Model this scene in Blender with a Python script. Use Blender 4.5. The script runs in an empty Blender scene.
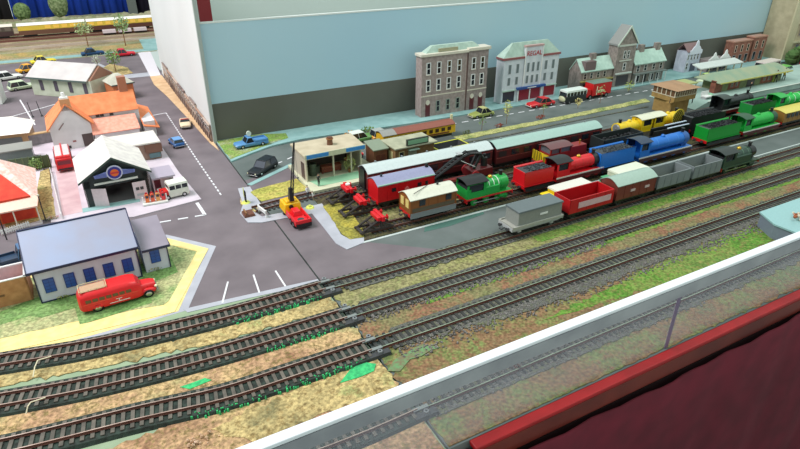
import bpy, bmesh, math, random
from mathutils import Vector, Matrix
random.seed(7)
C = bpy.context.scene.collection
S = 0.01                      # the code works in centimetres
PI = math.pi
# ------------------------------------------------------------------ camera
F = 578.5; PITCH, ROLL, YAW = [math.radians(a) for a in (27.97, .21, 28.61)]; HC = 41.0
_f = Vector((math.sin(YAW)*math.cos(PITCH), math.cos(YAW)*math.cos(PITCH), -math.sin(PITCH)))
_r0 = Vector((math.cos(YAW), -math.sin(YAW), 0)); _u0 = _r0.cross(_f)
_r = _r0*math.cos(ROLL)+_u0*math.sin(ROLL); _u = _u0*math.cos(ROLL)-_r0*math.sin(ROLL)
cd = bpy.data.cameras.new('camera'); cam = bpy.data.objects.new('camera', cd); C.objects.link(cam)
cd.sensor_width = 36; cd.lens = F/800*36; cd.clip_start = .01; cd.clip_end = 100
cam.matrix_world = Matrix(((_r.x, _u.x, -_f.x, 0), (_r.y, _u.y, -_f.y, 0), (_r.z, _u.z, -_f.z, HC*S), (0, 0, 0, 1)))
bpy.context.scene.camera = cam
def G(px, py, z=0.0):         # where a measured point of the photo stands on a level surface
    d = _f+_r*((px-400)/F)-_u*((py-224.5)/F); t = (HC-z)/-d.z
    return (d.x*t, d.y*t)
# ------------------------------------------------------------------ materials
def lin(c):
    o = []
    for v in c[:3]:
        v = v/255; o.append(v/12.92 if v <= .04045 else ((v+.055)/1.055)**2.4)
    return (*o, 1)
MC = {}
def M(name, c, rough=.6, metal=0, var=.12, scale=8, c2=None, bump=0, spec=.4, detail=4, lo=.35, hi=.65, coords='Object'):
    if name in MC: return MC[name]
    m = bpy.data.materials.new(name); m.use_nodes = True; n = m.node_tree.nodes; l = m.node_tree.links
    b = n['Principled BSDF']; b.inputs['Roughness'].default_value = rough; b.inputs['Metallic'].default_value = metal
    b.inputs['Specular IOR Level'].default_value = spec
    a = lin(c); d = lin(c2) if c2 else tuple(min(1, x*(1-var)) for x in a[:3])+(1,)
    tc = n.new('ShaderNodeTexCoord'); nz = n.new('ShaderNodeTexNoise'); nz.inputs['Scale'].default_value = scale*100 if coords == 'Object' else scale
    nz.inputs['Detail'].default_value = detail; l.new(tc.outputs[coords], nz.inputs['Vector'])
    rp = n.new('ShaderNodeValToRGB'); rp.color_ramp.elements[0].position = lo; rp.color_ramp.elements[1].position = hi
    rp.color_ramp.elements[0].color = d; rp.color_ramp.elements[1].color = a
    l.new(nz.outputs['Fac'], rp.inputs['Fac']); l.new(rp.outputs['Color'], b.inputs['Base Color'])
    if bump:
        bp = n.new('ShaderNodeBump'); bp.inputs['Strength'].default_value = min(1, bump); bp.inputs['Distance'].default_value = .001
        l.new(nz.outputs['Fac'], bp.inputs['Height']); l.new(bp.outputs['Normal'], b.inputs['Normal'])
    MC[name] = m; return m
def ground_mat(name, cols, scale=.25, fine=3.0, fleck=None, bump=.6):
    """patches of several colours with fine granular flecks"""
    m = bpy.data.materials.new(name); m.use_nodes = True; n = m.node_tree.nodes; l = m.node_tree.links
    b = n['Principled BSDF']; b.inputs['Roughness'].default_value = .9; b.inputs['Specular IOR Level'].default_value = .1
    tc = n.new('ShaderNodeTexCoord')
    nz = n.new('ShaderNodeTexNoise'); nz.inputs['Scale'].default_value = scale*100; nz.inputs['Detail'].default_value = 6; nz.inputs['Roughness'].default_value = .65
    l.new(tc.outputs['Object'], nz.inputs['Vector'])
    rp = n.new('ShaderNodeValToRGB'); cr = rp.color_ramp
    k = len(cols)
    for i, c in enumerate(cols):
        p = .34+.32*i/(k-1)
        e = cr.elements[i] if i < 2 else cr.elements.new(p)
        e.position = p
    for i, e in enumerate(sorted(cr.elements, key=lambda e: e.position)): e.color = lin(cols[i])
    l.new(nz.outputs['Fac'], rp.inputs['Fac'])
    fn = n.new('ShaderNodeTexNoise'); fn.inputs['Scale'].default_value = fine*100; fn.inputs['Detail'].default_value = 2
    l.new(tc.outputs['Object'], fn.inputs['Vector'])
    fr = n.new('ShaderNodeValToRGB'); fr.color_ramp.elements[0].position = .35; fr.color_ramp.elements[1].position = .68
    fr.color_ramp.elements[0].color = (.62, .62, .62, 1); fr.color_ramp.elements[1].color = (1.25, 1.25, 1.25, 1)
    l.new(fn.outputs['Fac'], fr.inputs['Fac'])
    mx = n.new('ShaderNodeMix'); mx.data_type = 'RGBA'; mx.blend_type = 'MULTIPLY'; mx.inputs[0].default_value = 1
    src = rp.outputs['Color']
    if fleck:
        sn = n.new('ShaderNodeTexNoise'); sn.inputs['Scale'].default_value = 140; sn.inputs['Detail'].default_value = 5; sn.inputs['Roughness'].default_value = .8
        l.new(tc.outputs['Object'], sn.inputs['Vector'])
        sr = n.new('ShaderNodeValToRGB'); sr.color_ramp.elements[0].position = .5; sr.color_ramp.elements[1].position = .6; l.new(sn.outputs['Fac'], sr.inputs['Fac'])
        m2 = n.new('ShaderNodeMix'); m2.data_type = 'RGBA'; l.new(sr.outputs['Color'], m2.inputs[0]); l.new(src, m2.inputs[6]); m2.inputs[7].default_value = lin(fleck); src = m2.outputs[2]
    l.new(src, mx.inputs[6]); l.new(fr.outputs['Color'], mx.inputs[7])
    l.new(mx.outputs[2], b.inputs['Base Color'])
    bp = n.new('ShaderNodeBump'); bp.inputs['Strength'].default_value = bump; bp.inputs['Distance'].default_value = .0015
    l.new(fn.outputs['Fac'], bp.inputs['Height']); l.new(bp.outputs['Normal'], b.inputs['Normal'])
    MC[name] = m; return m
def plas(c, rough=.35): return M('paint_%d_%d_%d' % c, c, rough, var=.08, scale=3, spec=.5)
white = plas((235, 235, 232)); cream = plas((232, 222, 190)); black = plas((28, 28, 30)); dgrey = plas((62, 64, 66), .6)
grey = plas((128, 132, 134)); lgrey = plas((178, 182, 182)); red = plas((205, 22, 30)); yellow = plas((238, 205, 30))
blue = plas((28, 105, 195)); green = plas((25, 150, 60)); brown = plas((128, 78, 38)); maroon = plas((92, 26, 28))
orange = plas((236, 120, 40)); dgreen = plas((30, 78, 48)); navy = plas((30, 40, 80)); silver = M('bare_metal', (200, 200, 200), .3, 1)
glass = M('dark_window_glass', (32, 38, 46), .12, spec=.8, var=.1)
tyre = M('tyre_rubber', (24, 24, 25), .8)
wood = M('weathered_wood', (150, 108, 72), .7, c2=(112, 78, 50), scale=2)
asphalt = M('printed_asphalt', (124, 115, 119), .75, c2=(108, 100, 104), scale=.15, detail=8, spec=.2)
asphaltG = M('printed_asphalt_green_lit', (108, 116, 114), .7, c2=(92, 101, 98), scale=.15, detail=8, spec=.2)  # same asphalt, greener light of the right board put into the colour
kerbm = M('kerb_grey', (178, 180, 188), .8, c2=(166, 168, 176), scale=.4)
tealpv = M('pavement_teal', (146, 182, 180), .8, c2=(130, 168, 166), scale=.4)
pathm = M('yellow_path', (236, 218, 152), .9, c2=(228, 206, 136), scale=1)
flatgreen = M('painted_green_board', (150, 168, 138), .9, c2=(138, 158, 128), scale=.3)
whiteline = M('road_marking_white', (225, 225, 228), .7)
tanG = ground_mat('static_grass_tan', [(142, 134, 96), (184, 166, 116), (200, 178, 124), (160, 166, 108)], .16, fleck=(150, 128, 84))
tanB = ground_mat('scatter_brown_tan', [(150, 112, 86), (186, 150, 116), (200, 170, 124), (164, 158, 112)], .13, fleck=(140, 122, 80))
olive = ground_mat('static_grass_olive', [(108, 112, 74), (140, 142, 88), (154, 148, 106), (122, 136, 80)], .14, fleck=(124, 116, 84))
vgreen = ground_mat('static_grass_green', [(84, 122, 56), (98, 144, 58), (122, 144, 74), (92, 130, 64)], .14, fleck=(138, 136, 80))
redbr = ground_mat('scatter_red_brown', [(120, 92, 76), (148, 108, 84), (134, 126, 90), (116, 122, 82)], .15, fleck=(124, 122, 84))
grmix = ground_mat('scatter_green_brown', [(104, 120, 76), (124, 136, 82), (142, 112, 84), (116, 118, 84)], .2, fleck=(136, 104, 78))
ballast = ground_mat('stone_ballast', [(86, 86, 82), (110, 110, 106), (98, 98, 92), (122, 122, 118)], .8, 5, bump=1, fleck=(112, 116, 88))
ballastD = ground_mat('dark_ballast', [(66, 58, 50), (88, 78, 66), (92, 92, 62), (72, 64, 58)], .3, 5, bump=1, fleck=(104, 100, 66))
lawn = ground_mat('lawn_green', [(134, 156, 104), (158, 170, 120), (184, 182, 134), (140, 164, 106)], .12)
yverge = ground_mat('verge_yellow_green', [(124, 140, 88), (172, 174, 112), (186, 184, 124), (148, 156, 98)], .2)
foamm = M('foam_underlay', (58, 72, 64), .95, c2=(40, 44, 40), scale=2)
brightscat = M('bright_green_scatter', (70, 200, 120), .9, c2=(50, 160, 100), scale=3, bump=.5)
sleeperm = M('sleeper_plastic', (112, 106, 96), .7, c2=(84, 80, 72), scale=1)
sleeperd = M('dark_sleeper_plastic', (64, 66, 62), .7, c2=(48, 50, 48), scale=1)
railm = M('nickel_rail', (226, 200, 186), .32, .7, c2=(190, 160, 148), scale=.4)
railw = M('rail_rust_side', (118, 76, 66), .6, .2)
# ------------------------------------------------------------------ mesh builder
class MB:
    def __init__(s): s.v = []; s.f = []; s.m = []; s.mats = []; s.T = None
    def mi(s, m):
        if m not in s.mats: s.mats.append(m)
        return s.mats.index(m)
    def add(s, vs, fs, m):
        b = len(s.v)
        for p in vs:
            p = Vector(p)
            if s.T: p = s.T @ p
            s.v.append(p)
        k = s.mi(m)
        for f in fs: s.f.append([b+i for i in f]); s.m.append(k)
        return s
    def box(s, x0, x1, y0, y1, z0, z1, m, tx=0, ty=0):
        s.add([(x0, y0, z0), (x1, y0, z0), (x1, y1, z0), (x0, y1, z0), (x0+tx, y0+ty, z1), (x1-tx, y0+ty, z1), (x1-tx, y1-ty, z1), (x0+tx, y1-ty, z1)],
              [(0, 3, 2, 1), (4, 5, 6, 7), (0, 1, 5, 4), (1, 2, 6, 5), (2, 3, 7, 6), (3, 0, 4, 7)], m); return s
    def cyl(s, p0, p1, r0, r1=None, m=None, n=12):
        r1 = r0 if r1 is None else r1
        p0 = Vector(p0); p1 = Vector(p1); d = (p1-p0).normalized()
        a = d.orthogonal().normalized(); b = d.cross(a)
        vs = [p0+(a*math.cos(2*PI*i/n)+b*math.sin(2*PI*i/n))*r0 for i in range(n)]+[p1+(a*math.cos(2*PI*i/n)+b*math.sin(2*PI*i/n))*r1 for i in range(n)]
        fs = [(i, (i+1) % n, n+(i+1) % n, n+i) for i in range(n)]+[tuple(range(n))[::-1], tuple(range(n, 2*n))]
        s.add(vs, fs, m); return s
    def ext(s, poly, a, b, m, axis='x', mends=None):
        n = len(poly)
        def P(u, v, w): return {'x': (w, u, v), 'y': (u, w, v), 'z': (u, v, w)}[axis]
        s.add([P(u, v, a) for u, v in poly]+[P(u, v, b) for u, v in poly], [(i, (i+1) % n, n+(i+1) % n, n+i) for i in range(n)], m)
        s.add([P(u, v, a) for u, v in poly]+[P(u, v, b) for u, v in poly], [tuple(range(n)), tuple(range(n, 2*n))], mends or m)
        return s
    def loft(s, secs, m):
        n = len(secs[0]); vs = [p for q in secs for p in q]; fs = []
        for k in range(len(secs)-1):
            for i in range(n): fs.append((k*n+i, k*n+(i+1) % n, (k+1)*n+(i+1) % n, (k+1)*n+i))
        fs += [tuple(range(n)), tuple(range((len(secs)-1)*n, len(secs)*n))]
        s.add(vs, fs, m); return s
    def ball(s, c, r, m, nz=0, seg=8, rings=6):
        if not hasattr(r, '__len__'): r = (r, r, r)
        vs = []; fs = []
        for j in range(rings+1):
            for i in range(seg):
                t = PI*j/rings; p = 2*PI*i/seg; k = 1+random.uniform(-nz, nz)
                vs.append((c[0]+r[0]*k*math.sin(t)*math.cos(p), c[1]+r[1]*k*math.sin(t)*math.sin(p), c[2]+r[2]*k*math.cos(t)))
        for j in range(rings):
            for i in range(seg): fs.append((j*seg+i, j*seg+(i+1) % seg, (j+1)*seg+(i+1) % seg, (j+1)*seg+i))
        s.add(vs, fs, m); return s
    def build(s, name, parent=None, loc=None, bevel=0, smooth=True, label=None):
        me = bpy.data.meshes.new(name)
        me.from_pydata([p*S for p in s.v], [], s.f)
        for m in s.mats: me.materials.append(m)
        for p, k in zip(me.polygons, s.m): p.material_index = k
        bm = bmesh.new(); bm.from_mesh(me); bmesh.ops.remove_doubles(bm, verts=bm.verts, dist=1e-6)
        bmesh.ops.recalc_face_normals(bm, faces=bm.faces); bm.to_mesh(me); bm.free()
        if smooth:
            for p in me.polygons: p.use_smooth = True
            me.set_sharp_from_angle(angle=math.radians(35))
        o = bpy.data.objects.new(name, me); C.objects.link(o)
        if parent: o.parent = parent
        if loc: o.location = Vector(loc)*S
        if bevel:
            b = o.modifiers.new('bevel', 'BEVEL'); b.width = bevel*S; b.segments = 2; b.limit_method = 'ANGLE'
        if label: o['label'] = label
        return o
def tag(o, label=None, cat=None, group=None, kind=None):
    if label: o['label'] = label
    if cat: o['category'] = cat
    if group: o['group'] = group
    if kind: o['kind'] = kind
    return o
def thing(name, label, cat, loc=(0, 0, 0), rz=0, group=None):
    o = bpy.data.objects.new(name, None); C.objects.link(o); o.empty_display_size = .01
    o.location = Vector(loc)*S; o.rotation_euler = (0, 0, rz)
    return tag(o, label, cat, group)
def copy_tree(o, parent=None):
    kids = list(o.children)
    c = o.copy(); C.objects.link(c)
    if parent: c.parent = parent
    for k in kids: copy_tree(k, c)
    return c
def dup(o, loc, rz=0, label=None, group=None):
    c = copy_tree(o); c.location = Vector(loc)*S; c.rotation_euler = (0, 0, rz)
    if label: c['label'] = label
    if group: c['group'] = group
    return c
def text_mesh(txt, size, m, name, parent, mat4, extrude=.02):
    cu = bpy.data.curves.new(name, 'FONT'); cu.body = txt; cu.size = size*S; cu.extrude = extrude*S; cu.align_x = 'CENTER'; cu.align_y = 'CENTER'
    t = bpy.data.objects.new(name, cu); C.objects.link(t)
    me = bpy.data.meshes.new_from_object(t.evaluated_get(bpy.context.evaluated_depsgraph_get())); bpy.data.objects.remove(t)
    me.materials.clear(); me.materials.append(m)
    o = bpy.data.objects.new(name, me); C.objects.link(o); o.parent = parent
    loc, rx, rz = mat4
    o.location = Vector(loc)*S; o.rotation_euler = (rx, 0, rz); return o
# ------------------------------------------------------------------ ground sheets
SHEETS = [0]
def sheet(name, pts, z0, z1, m, kind='structure', label=None, cat=None, group=None):
    SHEETS[0] += 1
    if z0 >= 0: z0 = z0+.0003*SHEETS[0]; z1 += .0009*SHEETS[0]
    b = MB(); b.ext(pts, z0, z1, m, 'z'); o = b.build(name, smooth=False); return tag(o, label, cat, group, kind)
def px(*pts, z=0.05): return [G(a, b, z) for a, b in pts]
def ragged(pts, amp=.25, step=1.2):
    out = []
    for i, p in enumerate(pts):
        q = pts[(i+1) % len(pts)]; d = math.dist(p, q); n = max(1, int(d/step))
        for k in range(n):
            t = k/n; o = random.uniform(-amp, amp)*min(1, 3*t, 3*(1-t)) if k else 0; nx, ny = -(q[1]-p[1])/max(d, .01), (q[0]-p[0])/max(d, .01)
            out.append((p[0]+(q[0]-p[0])*t+nx*o, p[1]+(q[1]-p[1])*t+ny*o))
    return out
XL, XR = -75, 300
sheet('ground_board', [(XL, 29.0), (20.55, 29.0), (20.55, 330), (XL, 330)], -3, 0, flatgreen)
sheet('ground_board', [(20.75, 29.0), (XR, 29.0), (XR, 190), (20.75, 190)], -3, 0, asphaltG)
# left board
sheet('road_surface', [(XL, 57), (20.55, 57), (20.55, 224), (XL, 224)], .0, .03, asphalt)
sheet('lawn_base', [(XL, 50), (20.5, 50), (20.5, 59.1), (12, 59.9), (4.6, 60.6), (-3, 61.6), (-20, 63.0), (XL, 65)], .03, .045, flatgreen)
g1 = [(XL, 57.5), (4.6, 60.6), (11.0, 74.2), (5.4, 81.0), (-13.5, 79.5), (XL, 79.5)]
sheet('pavement', g1, .03, .06, kerbm)
sheet('pavement', [(4.2, 61.0), (4.5, 60.1), (12, 59.5), (20.5, 58.6), (20.5, 59.5), (12, 60.3)], .045, .1, kerbm)
sheet('grass_base', [(XL, 60), (3.6, 60.9), (9.7, 74.0), (5.2, 79.4), (-13.3, 78), (XL, 78)], .06, .075, pathm)
tag(sheet('grass', ragged([(XL, 65.5), (-14.4, 64.9), (-5, 64.2), (2.3, 63.0), (3.6, 64.0), (8.3, 73.9), (4.9, 78), (-13, 77), (XL, 77)], .12), .075, .11, lawn), 'tan and green grass mat around the blue-windowed building', 'grass', kind='stuff')
mgreen = ground_mat('mat_green', [(108, 146, 84), (122, 158, 92), (130, 160, 100), (112, 150, 88)], .3)
tag(sheet('grass', [G(80, 325, .1), G(152, 303, .1), G(150, 284, .1), G(178, 272, .1), G(170, 255, .1), G(30, 300, .1), G(0, 312, .1), G(0, 325, .1), G(30, 316, .1), G(42, 318, .1), G(75, 308, .1)], .11, .125, mgreen), 'darker green grass rectangles under the red coach', 'grass', kind='stuff')
yp = [(XL, 61), (-14.4, 62.0), (-5, 61.4), (3.2, 60.9), (9.9, 73.9), (5.2, 79.9), (4.8, 78.3), (8.4, 73.9), (2.6, 62.7), (-5, 63.3), (-14.4, 64.3), (XL, 64.5)]
sheet('path', yp, .0751, .13, pathm)
def line(pts, w, z=.06, m=whiteline, dash=None, name='road_line'):
    b = MB()
    for (a, c) in zip(pts[:-1], pts[1:]):
        a = Vector(a); c = Vector(c); d = (c-a); L = d.length; d.normalize(); n = Vector((-d.y, d.x))*w/2
        segs = [(0, L)] if not dash else [(t, min(L, t+dash[0])) for t in [i*(dash[0]+dash[1]) for i in range(int(L/(dash[0]+dash[1]))+1)]]
        for t0, t1 in segs:
            p = a+d*t0; q = a+d*t1
            b.ext([tuple(p-n), tuple(q-n), tuple(q+n), tuple(p+n)], -.02, z+.05, m, 'z')
    return tag(b.build(name, smooth=False), kind='structure')
line(px((222.5, 303), (228, 282)), .22); line(px((259.5, 293), (253.5, 275)), .22); line(px((285.5, 286.5), (275.5, 271)), .22)
line(px((205, 215), (163, 222), (140, 226)), .35, dash=(1.5, 1.0)); line(px((197, 203), (205, 215)), .5)
line(px((221, 195), (197, 160), (166, 113)), .25, dash=(.9, .6)); line(px((150, 116), (166, 113)), .3); line(px((0, 260), (40, 248)), .3, dash=(1.2, 1))
line([(9.5, 137), (9.5, 150)], .25); 
line(px((0, 120), (60, 103)), .3); line(px((20, 100), (35, 125)), .3); line(px((0, 93), (60, 80)), .3)
lotm = M('garage_forecourt', (206, 196, 204), .85, c2=(192, 182, 190), scale=.3)
pinkm = M('pink_paving', (204, 176, 178), .85, c2=(192, 160, 164), scale=.5)
sheet('pavement', [(-9.3, 93.0), (1.9, 89.0), (12.4, 90.6), (11.2, 104), (10.6, 118), (8.6, 139), (7.6, 140), (-16, 133), (-8.9, 122)], .03, .2, lotm)
sheet('path', [(-7.7, 94.4), (-4.9, 94.6), (-5.3, 114), (-5.6, 126), (-8.6, 124), (-8.1, 108)], .2, .22, pinkm)
sheet('path', [(-4.9, 94.2), (3.5, 94.2), (3.5, 95.8), (-4.9, 95.8)], .2, .24, tealpv)
sheet('pavement', [(XL, 89.5), (-10.4, 93.2), (-10.3, 122), (XL, 122)], .03, .2, lotm)
tag(sheet('grass', ragged([(-10.8, 116), (-9.4, 117), (-8.6, 94.6), (-10.6, 94.4), (-15, 93.6), (-15.5, 96), (-11.5, 98)], .1), .2, .24, tanG), 'strip of tan grass beside the red-roofed house', 'grass', kind='stuff')
sheet('pavement', [(16.7, 182), (19.9, 182), (20.4, 117), (20.2, 112), (19.6, 117), (18.6, 140), (17.6, 158), (16.4, 172)], .03, .115, M('tan_pavement', (222, 190, 150), .9, c2=(205, 170, 130), scale=.5))
sheet('pavement', px((138, 53), (150, 51), (162, 78), (152, 80)), .03, .105, M('pale_yard', (226, 220, 226), .9))
tag(sheet('grass', ragged(px((98, 70), (110, 64), (128, 68), (133, 73), (118, 76)), .3), .03, .12, tanG), 'tan and green traffic island in the far junction', 'grass', kind='stuff')
sheet('pavement', px((80, 66), (98, 63), (125, 75), (152, 72), (152, 76), (120, 79)), .03, .08, kerbm)
sheet('field', [(XL, 221), (24, 219), (24, 330), (XL, 330)], .03, .12, ground_mat('far_field', [(150, 140, 116), (172, 160, 130), (152, 156, 120), (140, 128, 104)], .05))
sheet('path', [(XL, 222), (24, 220), (24, 224), (XL, 226)], .12, .16, tealpv)
sheet('path', [(XL, 229), (22, 227.5), (22, 236), (XL, 237)], .12, .2, ground_mat('far_tan', [(196, 166, 110), (182, 156, 110), (150, 150, 100), (190, 160, 100)], .08))
sheet('pavement', px((139, 40), (160, 38), (160, 50), (144, 50)), .12, .3, tealpv)
# right board
sheet('road_surface', [(20.75, 58.4), (XR, 60.4), (XR, 66.4), (20.75, 66.4)], 0, .03, asphaltG)
sheet('road_surface', [(20.75, 64), (29, 66), (33, 78), (33, 86), (60, 86.5), (XR, 89), (XR, 108.8), (66, 108.8), (30, 108.8), (20.75, 106)], 0, .035, asphaltG)
sheet('road_surface', [(20.75, 58.4), (38.4, 58.4), (30, 65.4), (27.3, 70), (26.5, 78.5), (20.75, 78.9)], .03, .045, asphalt)
sheet('road_surface', [(20.75, 83), (29.2, 84.6), (28.9, 91), (31.5, 98), (20.75, 95)], .035, .05, asphalt)
sheet('pavement', [(20.8, 104.6), (24.9, 106.8), (30, 109.2), (36.5, 110.2), (62, 108.6), (XR, 106.0), (XR, 117.3), (20.8, 117.3)], .03, .3, tealpv)
tag(sheet('grass', ragged([(20.9, 105.6), (25, 107.8), (30, 110.2), (34.5, 112), (35, 115), (30, 117), (20.9, 117)], .12), .3, .36, ground_mat('corner_grass', [(128, 140, 90), (130, 165, 80), (150, 160, 100), (160, 176, 150)], .25)), 'green grass patch under the blue pickup by the backboard', 'grass', kind='stuff')
line([(25.0, 98.2), (33, 102.5), (60, 104.5), (150, 103.5)], .3, dash=(1.7, 1.5)); 
line([(20.9, 92.7), (30.6, 98.3)], 1.0, .09, tealpv, name='kerb')
cx_ = px((238, 189), (250, 187), (258, 200), (262, 206), (250, 210), (262, 217), (283, 213), (322, 204), (333, 220), (341, 235), (350, 240), (364, 238), (364, 243), (347, 250), (336, 244), (322, 226), (312, 214), (283, 219), (262, 223), (248, 223), (240, 214), (243, 205))
sheet('pavement', cx_, .03, .135, kerbm)
tag(sheet('grass', ragged([(20.8, 85.2), (20.2, 89.6), (21.2, 90.2), (29.0, 91.4), (29.2, 85.9)], .1), .035, .14, ground_mat('crossing_grass', [(146, 150, 74), (178, 174, 90), (190, 176, 100), (160, 166, 82)], .25)), 'yellow-green grass wedge beside the level crossing', 'grass', kind='stuff')
tag(sheet('grass', ragged([(18.4, 81.0), (17.6, 86), (18.6, 89.6), (20.5, 90), (20.5, 84.6)], .1), .035, .13, MC['static_grass_tan']), 'tan grass at the dead end of the crossing track', 'grass', kind='stuff')
sheet('kerb', [(28.8, 65.1), (XR, 66.6), (XR, 67.0), (28.8, 65.5)], .03, .1, M('white_kerb', (200, 210, 206), .7))
sheet('kerb', [(29.4, 59.9), (60, 59.2), (XR, 60.0), (XR, 60.3), (60, 59.5), (29.4, 60.1)], .03, .09, M('white_kerb', (200, 210, 206), .7)) if False else None
line([(80, 59.5), (200, 60.6)], .25, .09, M('white_kerb', (200, 210, 206), .7), name='kerb')
sheet('yard_base', [(28.0, 65.7), (XR, 67.2), (XR, 86), (28.6, 82.6), (28.6, 77)], .03, .12, ballastD)
tag(sheet('grass', ragged(px((323, 207), (338, 200), (352, 215), (362, 228), (364, 238), (350, 240), (342, 235)), .15), .12, .2, ground_mat('buffer_grass', [(150, 140, 62), (176, 164, 74), (140, 136, 70), (166, 158, 72)], .2)), 'mustard grass patch in front of the three buffer stops', 'grass', kind='stuff')
tag(sheet('grass', ragged(px((352, 212), (420, 196), (460, 200), (420, 215), (385, 222)), .2), .12, .17, MC['static_grass_olive']), 'olive grass between the sidings', 'grass', kind='stuff')
vg = px((452, 137.5), (500, 128.5), (560, 117), (645, 99), (650, 102), (600, 112), (560, 120.5), (500, 132.5), (455, 142))
tag(sheet('grass', ragged(vg, .2), .035, .16, yverge), 'narrow yellow-green verge between street and yard road', 'grass', kind='stuff')
line(px((452, 145), (505, 136), (560, 124), (648, 107)), .5, .15, ballast, name='kerb')
sheet('water_patch', px((424, 232), (426, 222), (455, 215), (482, 207), (484, 214), (450, 226)), .04, .05, M('teal_gloss_patch', (84, 120, 110), .3))
# lower ground, right and left boards: bands between the running lines
def band(name, pts, z0, z1, m, label, amp=.25): return tag(sheet(name, ragged(pts, amp*1.5, .55), z0, z1, m), label, 'ground cover', kind='stuff')
xe = 250
band('grass', [(20.9, 52.0), (xe, 53.2), (xe, 57), (62, 55.6), (20.9, 56.6)], 0, .06, olive, 'olive grass between the two upper lines east of the board joint')
band('grass', [(52, 53.4), (xe, 54.0), (xe, 60), (70, 58.5), (62, 56.6), (52, 56.0)], .06, .1, vgreen, 'bright green grass below the goods train')
band('grass', [(20.9, 45), (xe, 46.5), (xe, 50.8), (20.9, 50)], 0, .06, redbr, 'red-brown scatter between the middle and lower lines')
band('grass', [(30, 48.2), (90, 48.8), (xe, 48.5), (xe, 51), (30, 49.8)], .06, .09, vgreen, 'thin green grass strip along the middle line')
band('grass', [(20.9, 29.2), (xe, 29.2), (xe, 44), (20.9, 43.6)], 0, .05, grmix, 'mixed green and brown scatter in front of the lower line')
band('grass', [(62, 37.5), (110, 38.5), (110, 43), (70, 42), (50, 40.2), (40, 39.2)], .05, .08, vgreen, 'green grass in front of the lower line near the grey box')
band('ballast', [(23, 42.9), (40, 41.3), (60, 41.6), (90, 42.6), (xe, 43.6), (xe, 46.8), (24, 46.2)], .08, .16, ballast, 'grey stone ballast spilled around the lower line', .35)
band('ballast', [(23, 49.0), (60, 49.3), (xe, 50.2), (xe, 53.0), (23, 52.4)], .09, .18, ballast, 'grey stone ballast around the middle line', .3)
band('ballast', [(23, 55.0), (48, 55.2), (xe, 56.6), (xe, 59.2), (50, 58.6), (23, 58.4)], .1, .18, ballast, 'grey stone ballast around the goods train line', .2)
band('ballast', [(22, 32.6), (xe, 33.4), (xe, 37.4), (24, 36.8)], .05, .14, ballast, 'grey stone ballast around the line behind the clear panel', .35)
band('grass', [(XL, 29.2), (20.4, 29.2), (20.4, 43.2), (XL, 43.2)], 0, .05, tanB, 'brown and tan scatter in the near left corner')
band('grass', [(-20, 44.6), (-4, 45.4), (20.4, 43.2), (20.4, 46.6), (10, 47.2), (-20, 52)], .05, .09, tanB, 'brown scatter inside the lowest left curve', .3)
band('grass', [(XL, 47), (-5, 47.6), (6, 46.6), (20.4, 46.2), (20.4, 49.6), (6, 49.8), (-5, 50.6), (-14, 52.2), (XL, 58)], .05, .1, tanB, 'tan and rust scatter between the two lower left curves', .3)
band('grass', [(XL, 60), (-14, 56.2), (-5, 54.6), (6, 52.9), (20.4, 52.4), (20.4, 55.0), (6, 55.2), (-5, 56.4), (-14, 58.4), (XL, 61.5)], .05, .1, tanG, 'tan grass between the two upper left curves', .3)
band('grass', [(6, 37.6), (20.4, 37.8), (20.4, 42.4), (12, 42.2), (3, 41.0)], .05, .1, tanG, 'tan grass by the white rail near the board joint', .3)
# bright green glue patches
for p, q in (((365, 364), (390, 357)), ((355, 322), (345, 326))): pass
tag(sheet('grass', ragged(px((350, 371), (363, 363), (376, 365), (374, 372), (360, 378), (340, 384)), .15), .1, .17, brightscat), 'turquoise-green scatter patch beside the board joint', 'grass', kind='stuff')
tag(sheet('grass', ragged(px((180, 388), (205, 379), (212, 381), (190, 390)), .1), .1, .15, brightscat), 'thin turquoise-green streak between the left curves', 'grass', kind='stuff')
tag(sheet('grass', ragged(px((387, 372), (400, 372), (410, 360), (440, 348), (420, 345), (395, 360)), .2), .08, .13, M('green_scatter', (104, 150, 100), .9, c2=(120, 110, 84), scale=2)), 'green scatter right of the board joint beside the lower line', 'grass', kind='stuff')
# loose ballast stones
def stones(name, n, region, label, m, rr=(.08, .16)):
    b = MB()
    for i in range(n):
        x, y = region(); r = random.uniform(*rr); z = .16
        c = (x, y, z+r*.3); a = random.random()*3
        b.T = Matrix.Translation(Vector(c)) @ Matrix.Rotation(a, 4, 'Z')
        b.box(-r, r*.8, -r*.7, r*.7, -r*.5, r*.5, m, r*.3, r*.3); b.T = None
    return tag(b.build(name, smooth=False), label, 'gravel', kind='stuff')
lst = M('loose_stone', (136, 132, 128), .9, c2=(96, 90, 86), scale=1.5)
stones('gravel', 2600, lambda: (lambda x: (x, 42.6+random.triangular(-2.6, 2.2, 0)))(random.uniform(23, 95)), 'loose grey stones strewn below the lower line', lst)
stones('gravel', 900, lambda: (lambda x: (x, 49.0+random.triangular(-1, 1.2, 0)))(random.uniform(21, 60)), 'loose grey stones strewn below the middle line', lst)
stones('gravel', 900, lambda: (lambda x: (x, 33.8+random.triangular(-1.5, 1.2, 0)))(random.uniform(21, 70)), 'loose grey stones strewn beside the line behind the clear panel', lst)
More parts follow.
